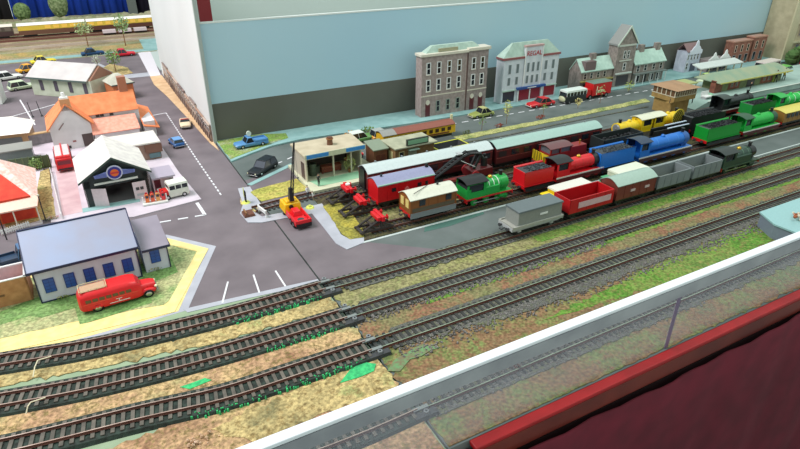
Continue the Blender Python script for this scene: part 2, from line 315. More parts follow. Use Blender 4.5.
# ------------------------------------------------------------------ tracks
def smooth_path(pts, step=.8):
    out = []; P = [Vector(p) for p in pts]
    for i in range(len(P)-1):
        p0 = P[max(0, i-1)]; p1 = P[i]; p2 = P[i+1]; p3 = P[min(len(P)-1, i+2)]
        n = max(2, int((p2-p1).length/step))
        for k in range(n):
            t = k/n; out.append(.5*((2*p1)+(p2-p0)*t+(2*p0-5*p1+4*p2-p3)*t*t+(3*p1-p0-3*p2+p3)*t**3))
    out.append(P[-1]); return out
def track(label, pts, z=.1, foam=False, green_at=None, rail=railm, group=None, spacing=.82):
    t = thing('railway_track', label, 'railway track', (0, 0, 0), 0, group)
    P = smooth_path(pts, 1.5)
    N = []
    for i in range(len(P)):
        d = (P[min(i+1, len(P)-1)]-P[max(i-1, 0)]).normalized(); N.append(Vector((-d.y, d.x)))
    zb = z+(.3 if foam else .03)
    def ribbon(b, o0, o1, z0, z1, m, mt=None, ob0=None, ob1=None):
        ob0 = o0 if ob0 is None else ob0; ob1 = o1 if ob1 is None else ob1
        vs = []
        for p, n in zip(P, N):
            vs += [(*(p+n*ob0), z0), (*(p+n*ob1), z0), (*(p+n*o1), z1), (*(p+n*o0), z1)]
        L = len(P); side = []; top = []
        for i in range(L-1):
            a = i*4; c = a+4
            side += [(a, c, c+3, a+3), (a+1, a+2, c+2, c+1)]; top.append((a+3, c+3, c+2, a+2))
        b.add(vs, side+[(0, 1, 2, 3), (4*L-4, 4*L-3, 4*L-2, 4*L-1)], m); b.add(vs, top, mt or m)
    if foam:
        b = MB(); ribbon(b, -1.75, 1.75, 0, zb, foamm, None, -1.95, 1.95); b.build('foam_underlay', t, smooth=False)
    for s in (-1, 1):
        b = MB(); o = s*.825
        ribbon(b, o-.05, o+.05, zb+.14, zb+.40, railw, rail)
        ribbon(b, o-.12, o+.12, zb+.12, zb+.17, railw)
        b.build('rail', t, smooth=False)
    # sleepers by arc length
    cum = [0]
    for i in range(1, len(P)): cum.append(cum[-1]+(P[i]-P[i-1]).length)
    b = MB(); s = .4; i = 0
    while s < cum[-1]:
        while cum[i+1] < s: i += 1
        k = (s-cum[i])/(cum[i+1]-cum[i]); p = P[i].lerp(P[i+1], k); d = (P[i+1]-P[i]).normalized(); a = math.atan2(d.y, d.x)
        b.T = Matrix.Translation((p.x, p.y, 0)) @ Matrix.Rotation(a, 4, 'Z')
        b.box(-.17, .17, -1.5, 1.5, zb, zb+.13, sleeperm if foam else sleeperd); b.T = None; s += spacing
    b.build('sleeper_web', t, smooth=False)
    if green_at:
        b = MB()
        for x in [green_at[0]+i*.82 for i in range(int((green_at[1]-green_at[0])/.82))]:
            j = min(range(len(P)), key=lambda q: abs(P[q].x-x)); p = P[j]
            for q in range(7):
                r = random.uniform(.05, .13); u = x+random.uniform(-.45, .45); v_ = p.y-random.uniform(1.35, 2.0); b.box(u-r, u+r, v_-r, v_+r, .1, zb+random.uniform(-.1, .12), brightscat, r*.4, r*.4)
        tag(b.build('green_scatter', t, smooth=False), label='turquoise scatter stuck to the foam edge', kind='stuff')
    return t, zb+.40
pB = [(-60, 62), (-30, 57.4), (-14.2, 53.6), (-5.2, 51.8), (6.1, 50.7), (20.3, 50.5)]
pA = [(-60, 68), (-30, 63.2), (-14.2, 60.0), (-4.9, 58.1), (7.6, 57.0), (20.3, 57.0)]
pC = [(-60, 55), (-30, 50.5), (-14, 47.2), (-2.5, 45.6), (4.7, 44.4), (11, 44.2), (20.3, 44.1)]
pD = [(-60, 40), (-30, 37), (0, 35.2), (13, 34.5), (20.3, 34.6)]
track('upper curved track on dark foam at the left, below the car park', pA, foam=True, green_at=(9, 20))
track('middle of the three curved tracks at the left, on dark foam', pB, foam=True, green_at=(11, 20))
track('lowest curved track at the left, on dark foam', pC, foam=True, green_at=(2, 20))
track('track left of the board joint behind the clear panel', pD, foam=True)
railg = M('rail_pale_green_shine', (190, 205, 180), .3, .7, c2=(160, 176, 150), scale=.4)
track('straight track carrying the goods train', [(20.8, 57.0), (45, 56.9), (100, 57.3), (230, 58.6)], z=.16, rail=railg)
track('straight middle track right of the board joint, crossing green grass', [(20.8, 50.5), (50, 50.6), (100, 51.0), (230, 52)], z=.16, rail=railg)
track('straight lower track right of the joint, on grey ballast', [(20.8, 44.2), (50, 44.3), (100, 44.9), (230, 46)], z=.14, rail=railg)
track('straight track seen through the clear panel, right of the joint', [(20.8, 34.6), (31.4, 34.6), (54, 34.8), (230, 36)], z=.12, rail=railg)
YS3, YS2, YS1, YS0 = 67.9, 74.0, 79.2, 83.6
_, ZR = track('siding nearest the yard road, ending at the nearest buffer stop', [(31.8, YS3), (XR-60, YS3+1.2)], z=.12)
track('middle siding, holding the breakdown train', [(31.8, YS2), (XR-60, YS2+1.2)], z=.12)
track('back siding, holding the maroon coaches', [(31.8, YS1), (50, YS1), (72, YS1-.5), (100, YS1-1.0), (140, YS1-.4), (200, YS1)], z=.12)
track('track over the level crossing in front of the filling station', [(18.8, 82.6), (22, 83.0), (27, 83.35), (34, YS0), (42, YS0+.05), (60, YS0+.1), (100, YS0+.3), (140, YS0+.5)], z=.08)
ZT = ZR+.04
# rail joiners and connector blocks at the board joint
for y, lab in ((57.0, 'grey rail joiner block on the uppermost line at the board joint'), (50.5, 'grey rail joiner block on the middle line at the board joint'), (44.1, 'grey rail joiner block on the lower line at the board joint'), (34.6, 'grey rail joiner block behind the clear panel')):
    t = thing('rail_joiner', lab, 'rail joiner', (20.65, y, 0))
    b = MB(); b.box(-1.1, 1.5, -1.9, -1.0, .0, .5, dgrey, .1, .1); b.box(-1.0, 1.0, 1.0, 1.6, .0, .45, dgrey, .1, .1); b.build('joiner_block', t)
    for s in (-1, 1):
        b = MB(); b.box(-.8, .8, s*.825-.2, s*.825+.2, .5, .72, silver); b.build('fishplate', t)
        b = MB(); b.cyl((.3, s*1.4, .4), (.3, s*1.4, .75), .28, .28, grey, 8); b.cyl((.3, s*1.4, .75), (.3, s*1.4, .8), .1, .1, black, 6); b.build('screw', t)
# ------------------------------------------------------------------ front edge
y0 = 29.4
pm = bpy.data.materials.new('clear_panel_hazy'); pm.use_nodes = True; n = pm.node_tree.nodes; l = pm.node_tree.links
out = n['Material Output']; pb = n['Principled BSDF']; pb.inputs['Base Color'].default_value = lin((196, 192, 204)); pb.inputs['Roughness'].default_value = .35
tr = n.new('ShaderNodeBsdfTransparent'); tr.inputs['Color'].default_value = (.95, .96, .96, 1)
tcx = n.new('ShaderNodeTexCoord'); nz = n.new('ShaderNodeTexNoise'); nz.inputs['Scale'].default_value = 12; l.new(tcx.outputs['Object'], nz.inputs['Vector'])
mr = n.new('ShaderNodeMapRange'); mr.inputs[3].default_value = .12; mr.inputs[4].default_value = .26; l.new(nz.outputs['Fac'], mr.inputs[0])
ms = n.new('ShaderNodeMixShader'); l.new(mr.outputs[0], ms.inputs[0]); l.new(tr.outputs[0], ms.inputs[1]); l.new(pb.outputs[0], ms.inputs[2]); l.new(ms.outputs[0], out.inputs['Surface'])
t = thing('clear_guard_panel', 'hazy clear plastic guard panel with white top rail along the near edge', 'guard panel', (0, y0, 0))
for x0, x1 in ((-40, 48.6), (48.75, XR-60)):
    b = MB(); b.box(x0, x1, -.12, .12, -.6, 8.4, pm); b.build('clear_sheet', t, smooth=False)
capm = M('white_plastic_rail', (236, 238, 242), .35, c2=(228, 230, 236), scale=.2)
grm = M('grey_rail_face', (166, 166, 170), .45, c2=(140, 140, 146), scale=.2)
b = MB(); b.box(-40, XR-60, -.5, .42, 8.4, 8.8, capm); b.build('top_rail', t, bevel=.08, label='white plastic top rail')
b = MB(); b.box(-40, XR-60, -.5, -.2, 7.0, 8.35, grm); b.build('rail_face', t, smooth=False, label='grey rail face under the white top')
b = MB(); b.box(48.45, 48.95, -.2, -.12, -.4, 7.1, M('mauve_joint_strip', (120, 104, 130), .4)); b.build('joint_strip', t, smooth=False, label='mauve joint strip')
redb = M('red_painted_batten', (172, 28, 32), .45, c2=(150, 22, 26), scale=.3)
b = MB(); b.box(22.9, XR-60, 27.9, 29.0, -.5, .0, redb); o = tag(b.build('edge_batten', bevel=.1), 'red painted wooden batten along the front edge of the layout', 'batten')
b = MB(); b.box(22.9, XR-60, 27.8, 28.2, -2.4, -.45, M('shaded_batten_front', (112, 42, 32), .5, c2=(90, 32, 26), scale=.2)); b.build('front_face', o, smooth=False, label='brown front face with its shade painted in')  # shade on the batten's front, put in as a darker brown strip
b = MB(); b.box(16, 22.8, 27.7, 29.0, -3, -.9, redb); tag(b.build('edge_batten', bevel=.1), 'short lower red batten left of the board joint', 'batten')
drm = M('maroon_cloth', (98, 18, 36), .85, c2=(84, 14, 30), scale=.3)
b = MB(); nx = 120; vs = []; fs = []
for i in range(nx+1):
    x = 10+i*1.9; sag = .45*abs(math.sin((x-22)/26*PI*.5))
    yy = 27.3+.12*math.sin(x*.9)+.1*math.sin(x*.37)
    for j in range(9):
        z = -2.2-sag*1.3-j*9; vs.append((x, yy-.05*j*math.sin(x*.5), z))
for i in range(nx):
    for j in range(8): a = i*9+j; fs.append((a, a+1, a+10, a+9))
b.add(vs, fs, drm); o = b.build('table_drape'); so = o.modifiers.new('solid', 'SOLIDIFY'); so.thickness = .003
tag(o, 'dark maroon cloth drape hanging below the red batten', 'drape')
b = MB(); b.box(10, XR-60, 28.0, 28.8, -78, -2.9, M('dark_fascia', (40, 14, 18), .8)); tag(b.build('fascia_board', smooth=False), kind='structure')
b = MB(); b.box(-100, 300, -60, 340, -82, -80, M('hall_floor', (90, 84, 80), .8)); tag(b.build('floor', smooth=False), kind='structure')
# ------------------------------------------------------------------ backboards
skym = M('backscene_sky', (172, 206, 222), .75, c2=(182, 210, 218), scale=.02, lo=.3, hi=.7)
hillm = M('backscene_dark_base', (108, 108, 100), .8, c2=(98, 97, 88), scale=.05)
bp = thing('backscene_board', 'pale blue painted backscene board with dark grey-brown lower band', 'backscene board')
xb0, xb1, yb = 20.6, 205, 117.4
b = MB(); b.ext([(xb0, 7.9), (xb1, 8.0), (xb1, 23.4), (xb0, 23.2)], yb, yb+.6, skym, 'y'); b.build('sky_panel', bp, smooth=False, label='pale blue sky panel')
b = MB(); b.ext([(xb0, 0), (xb1, 0), (xb1, 8.0), (xb0, 7.9)], yb, yb+.6, hillm, 'y'); b.build('lower_band', bp, smooth=False, label='dark grey-brown lower band')
b = MB(); b.box(xb0, xb1, yb-.05, yb+.65, 23.2, 23.5, M('board_edge_white', (226, 232, 228), .6)); b.build('top_edge', bp, smooth=False)
wl = thing('side_board', 'white side board running back beside the town road', 'backscene board')
wm = M('white_side_board', (228, 230, 228), .7, c2=(220, 222, 220), scale=.05)
b = MB(); b.box(20.35, 20.95, 116.6, 184, 0, 42, wm); b.build('board_panel', wl, smooth=False)
b = MB(); b.box(20.3, 20.95, 116.4, 117.2, 0, 42, M('grey_edge_strip', (168, 178, 172), .6)); b.build('edge_strip', wl, smooth=False)
# card fronts glued on the side board
cardc = [((186, 160, 142), (120, 96, 88)), ((150, 128, 120), (90, 76, 72)), ((196, 176, 160), (110, 92, 84)), ((172, 140, 120), (100, 80, 70)), ((140, 124, 118), (84, 70, 66))]
yy = 117.6; k = 0
while yy < 176:
    w = random.uniform(6, 9); h = random.uniform(3.4, 4.9); c, c2 = cardc[k % 5]
    t = thing('terraced_house_front', ['terraced house front on the side board, nearest the corner', 'second low-relief house front from the near end of the side board', 'third low-relief house front from the near end of the side board', 'fourth low-relief house front along the side board', 'fifth low-relief house front along the side board', 'sixth low-relief house front along the side board', 'seventh low-relief house front along the side board', 'eighth low-relief house front along the side board', 'farthest low-relief house front on the side board', 'last low-relief house front on the side board'][k], 'house front', (20.3, yy, .1), 0, 'low-relief house fronts')
    b = MB(); b.box(-.35, 0, .02, w-.02, 0, h, M('card_%d' % (k % 5), c, .85, c2=c2, scale=.8)); b.build('facade', t, smooth=False)
    b = MB(); b.box(-.45, 0, 0, w, h, h+.2, M('card_%d' % ((k+2) % 5), cardc[(k+2) % 5][0], .85), .1, 0); b.build('cornice', t, smooth=False)
    for q in range(3):
        yq = w*(q+.5)/3
        b = MB(); b.box(-.42, -.35, yq-.45, yq+.45, h*.58, h*.85, white); w_ = b.build('window', t, smooth=False)
        b = MB(); b.box(-.46, -.42, yq-.33, yq+.33, h*.6, h*.83, glass); b.build('pane', w_, smooth=False)
        b = MB(); b.box(-.42, -.35, yq-.4, yq+.4, .0, h*.42, M('card_door', (70, 48, 44), .7)); b.build('door', t, smooth=False)
    yy += w; k += 1
b = MB(); b.box(24, 330, 172, 173, -10, 60, M('pale_hall_screen', (214, 226, 218), .8, c2=(208, 220, 212), scale=.02)); tag(b.build('wall_back', smooth=False), kind='structure')
pst = M('dark_red_post', (150, 48, 52), .6)
b = MB(); b.box(25.5, 28.2, 140, 141, -3, 60, pst); tag(b.build('screen_post', smooth=False), 'dark red upright post behind the backscene board', 'post')
b = MB(); b.box(150, 205, 140, 141, 30.5, 36, pst); tag(b.build('banner_rail', smooth=False), 'dark red strip above the backscene board at the upper right', 'banner')
# ------------------------------------------------------------------ rolling stock
coalm = M('coal', (48, 50, 54), .8, c2=(22, 22, 24), scale=4, bump=1)
edge_lit = plas((214, 214, 206)); bufm = plas((60, 60, 62)); 
def rwheel(t, x, y, r, m=None, spokes=True):
    b = MB(); b.cyl((0, -.12, 0), (0, .12, 0), r, r, m or dgrey, 14); b.cyl((0, -.17, 0), (0, .17, 0), r+.08, r+.08, tyre, 14) if False else None
    b.cyl((0, -.16, 0), (0, .16, 0), r*.25, r*.25, silver, 8)
    for i in range(0): pass
    return b.build('wheel', t, (x, y, r))
def bufs(t, x, s, z=1.35, m=None, w=.85):
    for y in (-w, w):
        b = MB(); b.cyl((0, y, 0), (s*.4, y, 0), .14, .12, m or bufm, 8); b.cyl((s*.4, y, 0), (s*.5, y, 0), .28, .28, m or bufm, 10); b.build('buffer', t, (x, 0, z))
def hook(t, x, s, z=1.0):
    b = MB(); b.box(min(0, s*.9), max(0, s*.9), -.08, .08, -.05, .05, bufm); b.box(min(s*.7, s*.95), max(s*.7, s*.95), -.3, .3, -.08, .08, bufm); b.build('coupling', t, (x, 0, z))
def arc(w, h0, h1, n=10): return [(-w+2*w*i/n, h0+(h1-h0)*math.sin(PI*i/n)) for i in range(n+1)]
def chassis(t, L, W, m=black, bogies=False, wr=.55, beam=None, z=1.05):
    b = MB(); b.box(-L/2, L/2, -W/2, W/2, z, z+.25, m)
    for s in (-1, 1): b.box(-L/2+.2, L/2-.2, s*W*.36-.08, s*W*.36+.08, z-.4, z, m)
    b.build('underframe', t)
    xs = [-L*.32, L*.32] if not bogies else [-L*.40, -L*.26, L*.26, L*.40]
    for x in xs:
        for s in (-1, 1): rwheel(t, x, s*.9, wr)
        for s in (-1, 1):
            b = MB(); b.box(x-.3, x+.3, s*1.12-.1, s*1.12+.1, .35, z, m, .08); b.build('axle_guard', t)
    if bogies:
        for s in (-1, 1):
            b = MB(); b.box(s*L*.33-L*.1, s*L*.33+L*.1, -1.15, 1.15, .5, .85, m); b.build('bogie_frame', t)
        b = MB(); b.box(-L*.12, L*.12, -.9, .9, .3, z, m, .2); b.build('equipment_box', t)
    for s in (-1, 1):
        b = MB(); b.box(s*L/2-.06, s*L/2+.06, -W/2, W/2, z-.1, z+.4, beam or m); b.build('buffer_beam', t)
        bufs(t, s*L/2, s, z+.12); hook(t, s*L/2, s)
def put(x, y): return (x, y, ZT)
def open_wagon(name, label, cat, x, y, L, W, H, m, inner=None, group=None, load=None, stripe=None, frame=black, beam=None):
    t = thing(name, label, cat, put(x, y), 0, group); chassis(t, L, W-.2, frame, beam=beam)
    z = 1.3; w = .16; h = W/2
    b = MB(); b.box(-L/2, L/2, -h, -h+w, z, z+H, m); b.box(-L/2, L/2, h-w, h, z, z+H, m); b.box(-L/2, -L/2+w, -h, h, z, z+H, m); b.box(L/2-w, L/2, -h, h, z, z+H, m)
    for k in range(1, 5): b.box(-L/2+k*L/5-.05, -L/2+k*L/5+.05, -h-.05, -h, z, z+H, m); b.box(-L/2+k*L/5-.05, -L/2+k*L/5+.05, h, h+.05, z, z+H, m)
    b.build('side_walls', t, bevel=.03)
    b = MB(); b.box(-L/2+w, L/2-w, -h+w, h-w, z, z+.15, inner or m); b.build('wagon_floor', t, smooth=False)
    if stripe:
        b = MB(); b.box(-L/2*.62, L/2*.86, -h-.09, -h-.05, z+H*.3, z+H*.72, stripe); b.build('side_panel', t, smooth=False, label='pale lettering panel')
    if load:
        b = MB(); 
        for k in range(60): b.ball((random.uniform(-L/2+.4, L/2-.4), random.uniform(-h+.4, h-.4), z+H*.55+random.random()*.25), random.uniform(.2, .38), load, .25, 5, 3)
        tag(b.build('coal_load', t, smooth=False), kind='stuff')
    return t
def van(name, label, cat, x, y, L, W, H, m, roofm, rise=.7, group=None, windows=(), frame=black, endm=None, bands=True, beam=None, rooffit=None, porch=0, wm=None):
    t = thing(name, label, cat, put(x, y), 0, group); chassis(t, L, W-.2, frame, beam=beam); z = 1.3
    b = MB(); b.box(-L/2+porch, L/2, -W/2, W/2, z, z+H, m)
    pr = [(-W/2, z+H-.02)]+[(u, z+H+v) for u, v in arc(W/2, 0, rise-.06)][1:-1]+[(W/2, z+H-.02)]
    b.ext(pr, -L/2+porch, L/2, endm or m, 'x')
    if bands:
        n = max(3, int(L/1.6))
        for k in range(n+1):
            xx = -L/2+porch+(L-porch)*k/n
            for s in (-1, 1): b.box(xx-.07, xx+.07, s*W/2-.05, s*W/2+.05, z, z+H, m)
    b.build('body', t, bevel=.02)
    if porch:
        b = MB(); b.box(-L/2, -L/2+porch, -W/2, W/2, z, z+H*.42, m); b.cyl((-L/2+.15, -W/2+.15, z), (-L/2+.15, -W/2+.15, z+H), .1, .1, m, 6); b.cyl((-L/2+.15, W/2-.15, z), (-L/2+.15, W/2-.15, z+H), .1, .1, m, 6); b.build('veranda', t)
    rr = [(u, z+H+v) for u, v in arc(W/2+.15, 0, rise)]+[(u, z+H+v-.1) for u, v in reversed(arc(W/2+.15, 0, rise))]
    b = MB(); b.ext(rr, -L/2-.15, L/2+.15, roofm, 'x'); b.build('roof', t)
    for (xx, zz, ww, hh) in windows:
        for s in (-1,):
            b = MB(); b.box(xx-ww/2, xx+ww/2, s*W/2-.07, s*W/2-.02, z+zz, z+zz+hh, wm or glass); b.build('window', t, smooth=False)
    if rooffit:
        for xx in rooffit: b = MB(); b.cyl((xx, 0, z+H+rise-.1), (xx, 0, z+H+rise+.35), .16, .2, black, 8); b.build('roof_vent', t)
    return t
def loco(name, label, x, y, L, body, group=None, tank=False, cabroof=None, beam=red, flip=False, smoke=black, dome=None, nw=3, wr=.8, edge=None, boil=None, r=1.12, cabL=2.6, hz=3.05, wheelm=None, chim=black, bands=white, domeb=True, bunker=None, valance=None, W=3.4, sx=1, sz=.9):
    t = thing(name, label, 'locomotive', put(x, y), PI if flip else 0, group); t.scale = (sx, .96, sz)
    boil = boil or body; cabroof = cabroof or black; h = L/2
    b = MB(); b.box(-h+.1, h-.1, -.55, .55, .7, 1.6, black); b.build('frame', t)
    b = MB(); b.box(-h, h, -W/2, W/2, 1.55, 1.72, body); b.build('running_board', t)
    b = MB()
    for s in (-1, 1): b.box(-h, h, s*W/2-.05, s*W/2+.05, 1.5, 1.76, edge or edge_lit)  # default pale colour paints in the light caught along the edge
    b.build('running_board_edge', t, label='pale running board edge', smooth=False)
    if valance:
        b = MB()
        for s in (-1, 1): b.box(-h+.1, h-.3, s*W/2-.12, s*W/2-.06, .8, 1.5, valance)
        b.build('valance', t, smooth=False, label='dark red-brown valance')
    span = L*.52; x0 = -L*.30
    for i in range(nw):
        for s in (-1, 1): rwheel(t, x0+span*i/(nw-1), s*1.0, wr, wheelm or body)
    for s in (-1, 1):
        b = MB(); b.box(x0-.2, x0+span+.2, s*1.22-.06, s*1.22+.06, wr-.12, wr+.08, silver); b.build('coupling_rod', t)
        b = MB(); b.cyl((h-2.6, s*1.3, 1.0), (h-1.2, s*1.3, 1.0), .42, .42, body, 10); b.build('cylinder', t)
        rwheel(t, h-.9, s*.95, .48, wheelm or body)
    xc = -h+cabL; xs = h-2.0
    b = MB(); b.cyl((xc-.1, 0, hz), (xs, 0, hz), r, r, boil, 24); b.build('boiler', t)
    for k in range(1, 4):
        xx = xc+(xs-xc)*k/3.6; b = MB(); b.cyl((xx-.06, 0, hz), (xx+.06, 0, hz), r+.03, r+.03, bands, 24); b.build('boiler_band', t)
    b = MB(); b.box(xs-.1, h-.7, -r*.7, r*.7, 1.7, hz, smoke); b.cyl((xs, 0, hz), (h-.65, 0, hz), r+.06, r+.06, smoke, 24); b.build('smokebox', t)
    b = MB(); b.cyl((h-.65, 0, hz), (h-.5, 0, hz), r*.85, r*.7, grey, 20); b.cyl((h-.5, 0, hz), (h-.42, 0, hz), .15, .15, silver, 8); b.box(h-.52, h-.46, -.5, .5, hz-.05, hz+.05, silver); b.build('smokebox_door', t)
    b = MB(); b.cyl((xs+.55, 0, hz+r-.2), (xs+.55, 0, hz+r+.75), .32, .28, chim, 12); b.cyl((xs+.55, 0, hz+r+.7), (xs+.55, 0, hz+r+.85), .38, .38, chim, 12); b.build('chimney', t)
    if domeb: b = MB(); b.ball(((xc+xs)/2+.1, 0, hz+r), (.42, .42, .45), dome or body, 0, 12, 8); b.build('dome', t)
    b = MB(); b.cyl((xc+.45, 0, hz+r-.1), (xc+.45, 0, hz+r+.4), .14, .1, M('brass', (212, 170, 70), .3, .8), 8); b.build('whistle', t)
    # cab
    W2 = W/2-.1; zt = hz+r+.35
    b = MB()
    for s in (-1, 1):
        b.box(-h+.05, xc, s*W2-.07, s*W2+.07, 1.7, hz-.1, body); b.box(-h+.05, -h+.35, s*W2-.07, s*W2+.07, hz-.1, zt, body)
        b.box(xc-.5, xc, s*W2-.07, s*W2+.07, hz-.1, zt, body); b.box(-h+.05, xc, s*W2-.07, s*W2+.07, zt-.25, zt, body)
    b.box(xc-.12, xc, -W2, W2, 1.7, zt, body); b.build('cab', t)
    for s in (-1, 1):
        b = MB(); b.box(-h+.3, xc-.45, s*(W2-.12)-.02, s*(W2-.12)+.02, hz-.1, zt-.2, glass); b.build('cab_window', t, smooth=False)
    rr = [(u, zt+v) for u, v in arc(W2+.2, 0, .45)]+[(u, zt+v-.1) for u, v in reversed(arc(W2+.2, 0, .45))]
    b = MB(); b.ext(rr, -h-.25, xc+.35, cabroof, 'x'); b.build('cab_roof', t)
    if tank:
        for s in (-1, 1):
            b = MB(); b.box(xc, xs-.6, s*W2-.75 if s > 0 else -W2, W2 if s > 0 else -W2+.75, 1.7, hz+.25, body); b.build('side_tank', t, bevel=.08)
        b = MB(); b.box(-h-.0, -h+.75, -W2, W2, 1.7, hz+.5, bunker or body); b.box(-h+.08, -h+.65, -W2+.1, W2-.1, hz+.45, hz+.7, coalm); b.build('bunker', t)
    for s, mm in ((1, beam), (-1, beam)):
        b = MB(); b.box(s*h-.08, s*h+.08, -W/2, W/2, 1.0, 1.7, mm); b.build('buffer_beam', t); bufs(t, s*h, s, 1.35)
    hook(t, -h, -1)
    return t
def tender(name, label, x, y, L, body, beam=red, load=coalm, W=3.4, group=None, edge=None, H=2.6, flare=True, rear=None):
    t = thing(name, label, 'tender', put(x, y), 0, group); h = L/2; t.scale = (1, .96, .93)
    b = MB(); b.box(-h, h, -W/2+.1, W/2-.1, 1.1, 1.45, black); b.build('underframe', t)
    for i in range(3):
        for s in (-1, 1): rwheel(t, -L*.32+L*.32*i, s*1.0, .62, body)
    for s in (-1, 1):
        b = MB(); b.box(-h+.2, h-.2, s*W/2-.2, s*W/2-.12, .55, 1.2, black if body != black else dgrey); b.build('axle_frame', t)
        b = MB(); b.box(-h, h, s*W/2-.06, s*W/2+.0, 1.4, 1.55, edge or body); b.build('footplate_edge', t)
    z0 = 1.45; z1 = z0+H
    b = MB(); w2 = W/2-.12
    b.box(-h+.05, h-.3, -w2, -w2+.14, z0, z1, body); b.box(-h+.05, h-.3, w2-.14, w2, z0, z1, body); b.box(-h+.05, -h+.2, -w2, w2, z0, z1, rear or body); b.box(h-.45, h-.3, -w2, w2, z0, z1-.3, body)
    b.box(-h+.1, h-.35, -w2+.05, w2-.05, z0, z1-.55, body)
    if flare:
        for s in (-1, 1): b.add([(-h+.05, s*w2, z1), (h-.3, s*w2, z1), (h-.3, s*(w2+.12), z1+.2), (-h+.05, s*(w2+.12), z1+.2), (-h+.05, s*(w2-.1), z1), (h-.3, s*(w2-.1), z1)], [(0, 1, 2, 3), (3, 2, 5, 4)], body)
    b.build('tank_body', t, bevel=.03)
    b = MB(); b.box(-h+.2, -h+1.3, -w2+.14, w2-.14, z1-.55, z1-.12, dgrey); b.build('rear_deck', t, label='dark rear deck')
    b = MB(); b.box(-h+1.3, h-.45, -w2+.14, w2-.14, z1-.6, z1-.2, load)
    for k in range(90): b.ball((random.uniform(-h+1.5, h-.7), random.uniform(-w2+.4, w2-.4), z1-.18+random.random()*.12), random.uniform(.12, .26), load, .3, 5, 3)
    tag(b.build('coal_load', t, smooth=False), kind='stuff')
    b = MB(); b.box(-h-.08, -h+.08, -W/2, W/2, 1.0, 1.6, beam); b.build('buffer_beam', t); bufs(t, -h, -1, 1.3); hook(t, -h, -1)
    return t
# siding nearest the road
y3 = YS3+.15
t = van('brake_van', 'brown coach-like brake van with cream arched roof behind the nearest buffer stop', 'brake van', 41.9, y3-.1, 8.0, 3.4, 2.5, plas((140, 84, 40)), plas((214, 214, 196)), .8, windows=((-2.0, 1.3, 1.0, .95), (2.6, 1.3, 1.0, .95)), frame=dgrey, beam=red, rooffit=(1.6,), endm=plas((140, 84, 40)))
b = MB(); b.box(-4.0, 4.0, -1.8, -1.68, .75, 1.6, grey); b.build('step_board', t, smooth=False, label='long grey step board')
b = MB(); b.box(-4.08, -3.98, -1.2, -.3, 2.3, 3.6, plas((232, 210, 130))); b.build('end_window', t, smooth=False); b = MB(); b.box(-4.08, -3.98, .3, 1.2, 2.3, 3.6, plas((232, 210, 130))); b.build('end_window', t, smooth=False)
b = MB(); b.cyl((-3.2, -1.2, 4.55), (0, .2, 4.75), .05, .05, black, 5); b.build('roof_rod', t)
b = MB(); b.box(-3.7, 3.7, -1.76, -1.7, 1.75, 2.35, plas((96, 84, 66))); b.build('lower_panel', t, smooth=False)
kgreen = plas((28, 158, 66))
loco('tank_locomotive', 'small bright green saddle tank locomotive with black cab roof and red footplate edge', 52.5, y3-.1, 8.9, kgreen, tank=True, edge=plas((200, 40, 40)), nw=3, wr=.62, cabL=3.6, dome=M('brass', (212, 170, 70), .3, .8), wheelm=kgreen, r=1.25, hz=3.0, smoke=kgreen, bands=plas((225, 235, 225)))
jred = plas((214, 24, 34))
tender('locomotive_tender', 'red tender loaded with coal, coupled behind the red locomotive', 62.6, y3-.1, 6.5, jred, load=M('coal_light', (84, 92, 96), .7, c2=(34, 36, 40), scale=4, bump=1))
loco('tender_locomotive', 'bright red tender locomotive with black smokebox and gold dome', 71.7, y3-.1, 11.0, jred, dome=M('brass', (212, 170, 70), .3, .8), cabroof=black, valance=plas((92, 24, 26)), bands=plas((200, 50, 50)), smoke=black, cabL=3.0, r=1.2, hz=3.1, chim=black)
gblue = plas((30, 112, 200))
tender('locomotive_tender', 'blue tender loaded with coal, coupled behind the blue locomotive', 80.7, y3-.1, 8.8, gblue, load=M('coal_light', (84, 92, 96), .7), H=2.8)
loco('tender_locomotive', 'large blue tender locomotive with footplate edge painted pale as caught light beside the yard road', 93.2, y3-.1, 14.6, gblue, valance=plas((70, 36, 36)), dome=gblue, cabroof=plas((46, 60, 82)), nw=4, r=1.3, hz=3.2, bands=plas((70, 140, 215)), smoke=plas((44, 92, 160)), beam=plas((40, 90, 170)), W=3.6)
hgreen = plas((20, 150, 50))
tender('locomotive_tender', 'bright green tender with dark coal space and red beam, right of the blue locomotive', 110.6, y3+.1, 10.6, hgreen, H=2.7)
loco('tender_locomotive', 'bright green tender locomotive with long footplate edge painted pale as caught light', 123.0, y3+.2, 12.6, plas((22, 172, 62)), valance=plas((80, 24, 28)), nw=3, r=1.3, cabroof=dgreen, smoke=dgreen, bands=plas((60, 190, 90)), W=3.6)
t = van('tram_coach', 'yellow-roofed brown tram-like coach at the right end of the nearest siding', 'coach', 136.6, y3+.3, 12, 3.4, 2.2, plas((150, 110, 52)), plas((222, 206, 96)), .35, windows=[(-4.6+1.55*i, 1.0, 1.1, .95) for i in range(7)], beam=red)
# middle siding
y2 = YS2+.1
rv = plas((206, 20, 30))
t = van('breakdown_van', 'bright red breakdown train van with lilac-grey roof, behind the brown brake van', 'van', 40.7, y2+.1, 10.0, 3.5, 2.8, rv, plas((146, 148, 178)), .75, windows=((-2.3, 1.4, .7, .6), (2.3, 1.4, .7, .6), (3.6, 1.4, .5, .6)), rooffit=(-3.6,), beam=red)
b = MB(); b.box(-5.0, 5.0, -1.95, -1.55, 4.07, 4.21, plas((150, 190, 170))); b.build('gutter', t, smooth=False, label='pale green roof gutter')
b = MB(); b.cyl((0, -1.8, 2.7), (0, -1.86, 2.7), .4, .4, plas((226, 120, 120)), 12); b.build('emblem', t, smooth=False)
b = MB(); b.box(4.4, 4.8, -.2, .2, 4.8, 5.4, black); b.build('stove_pipe', t)
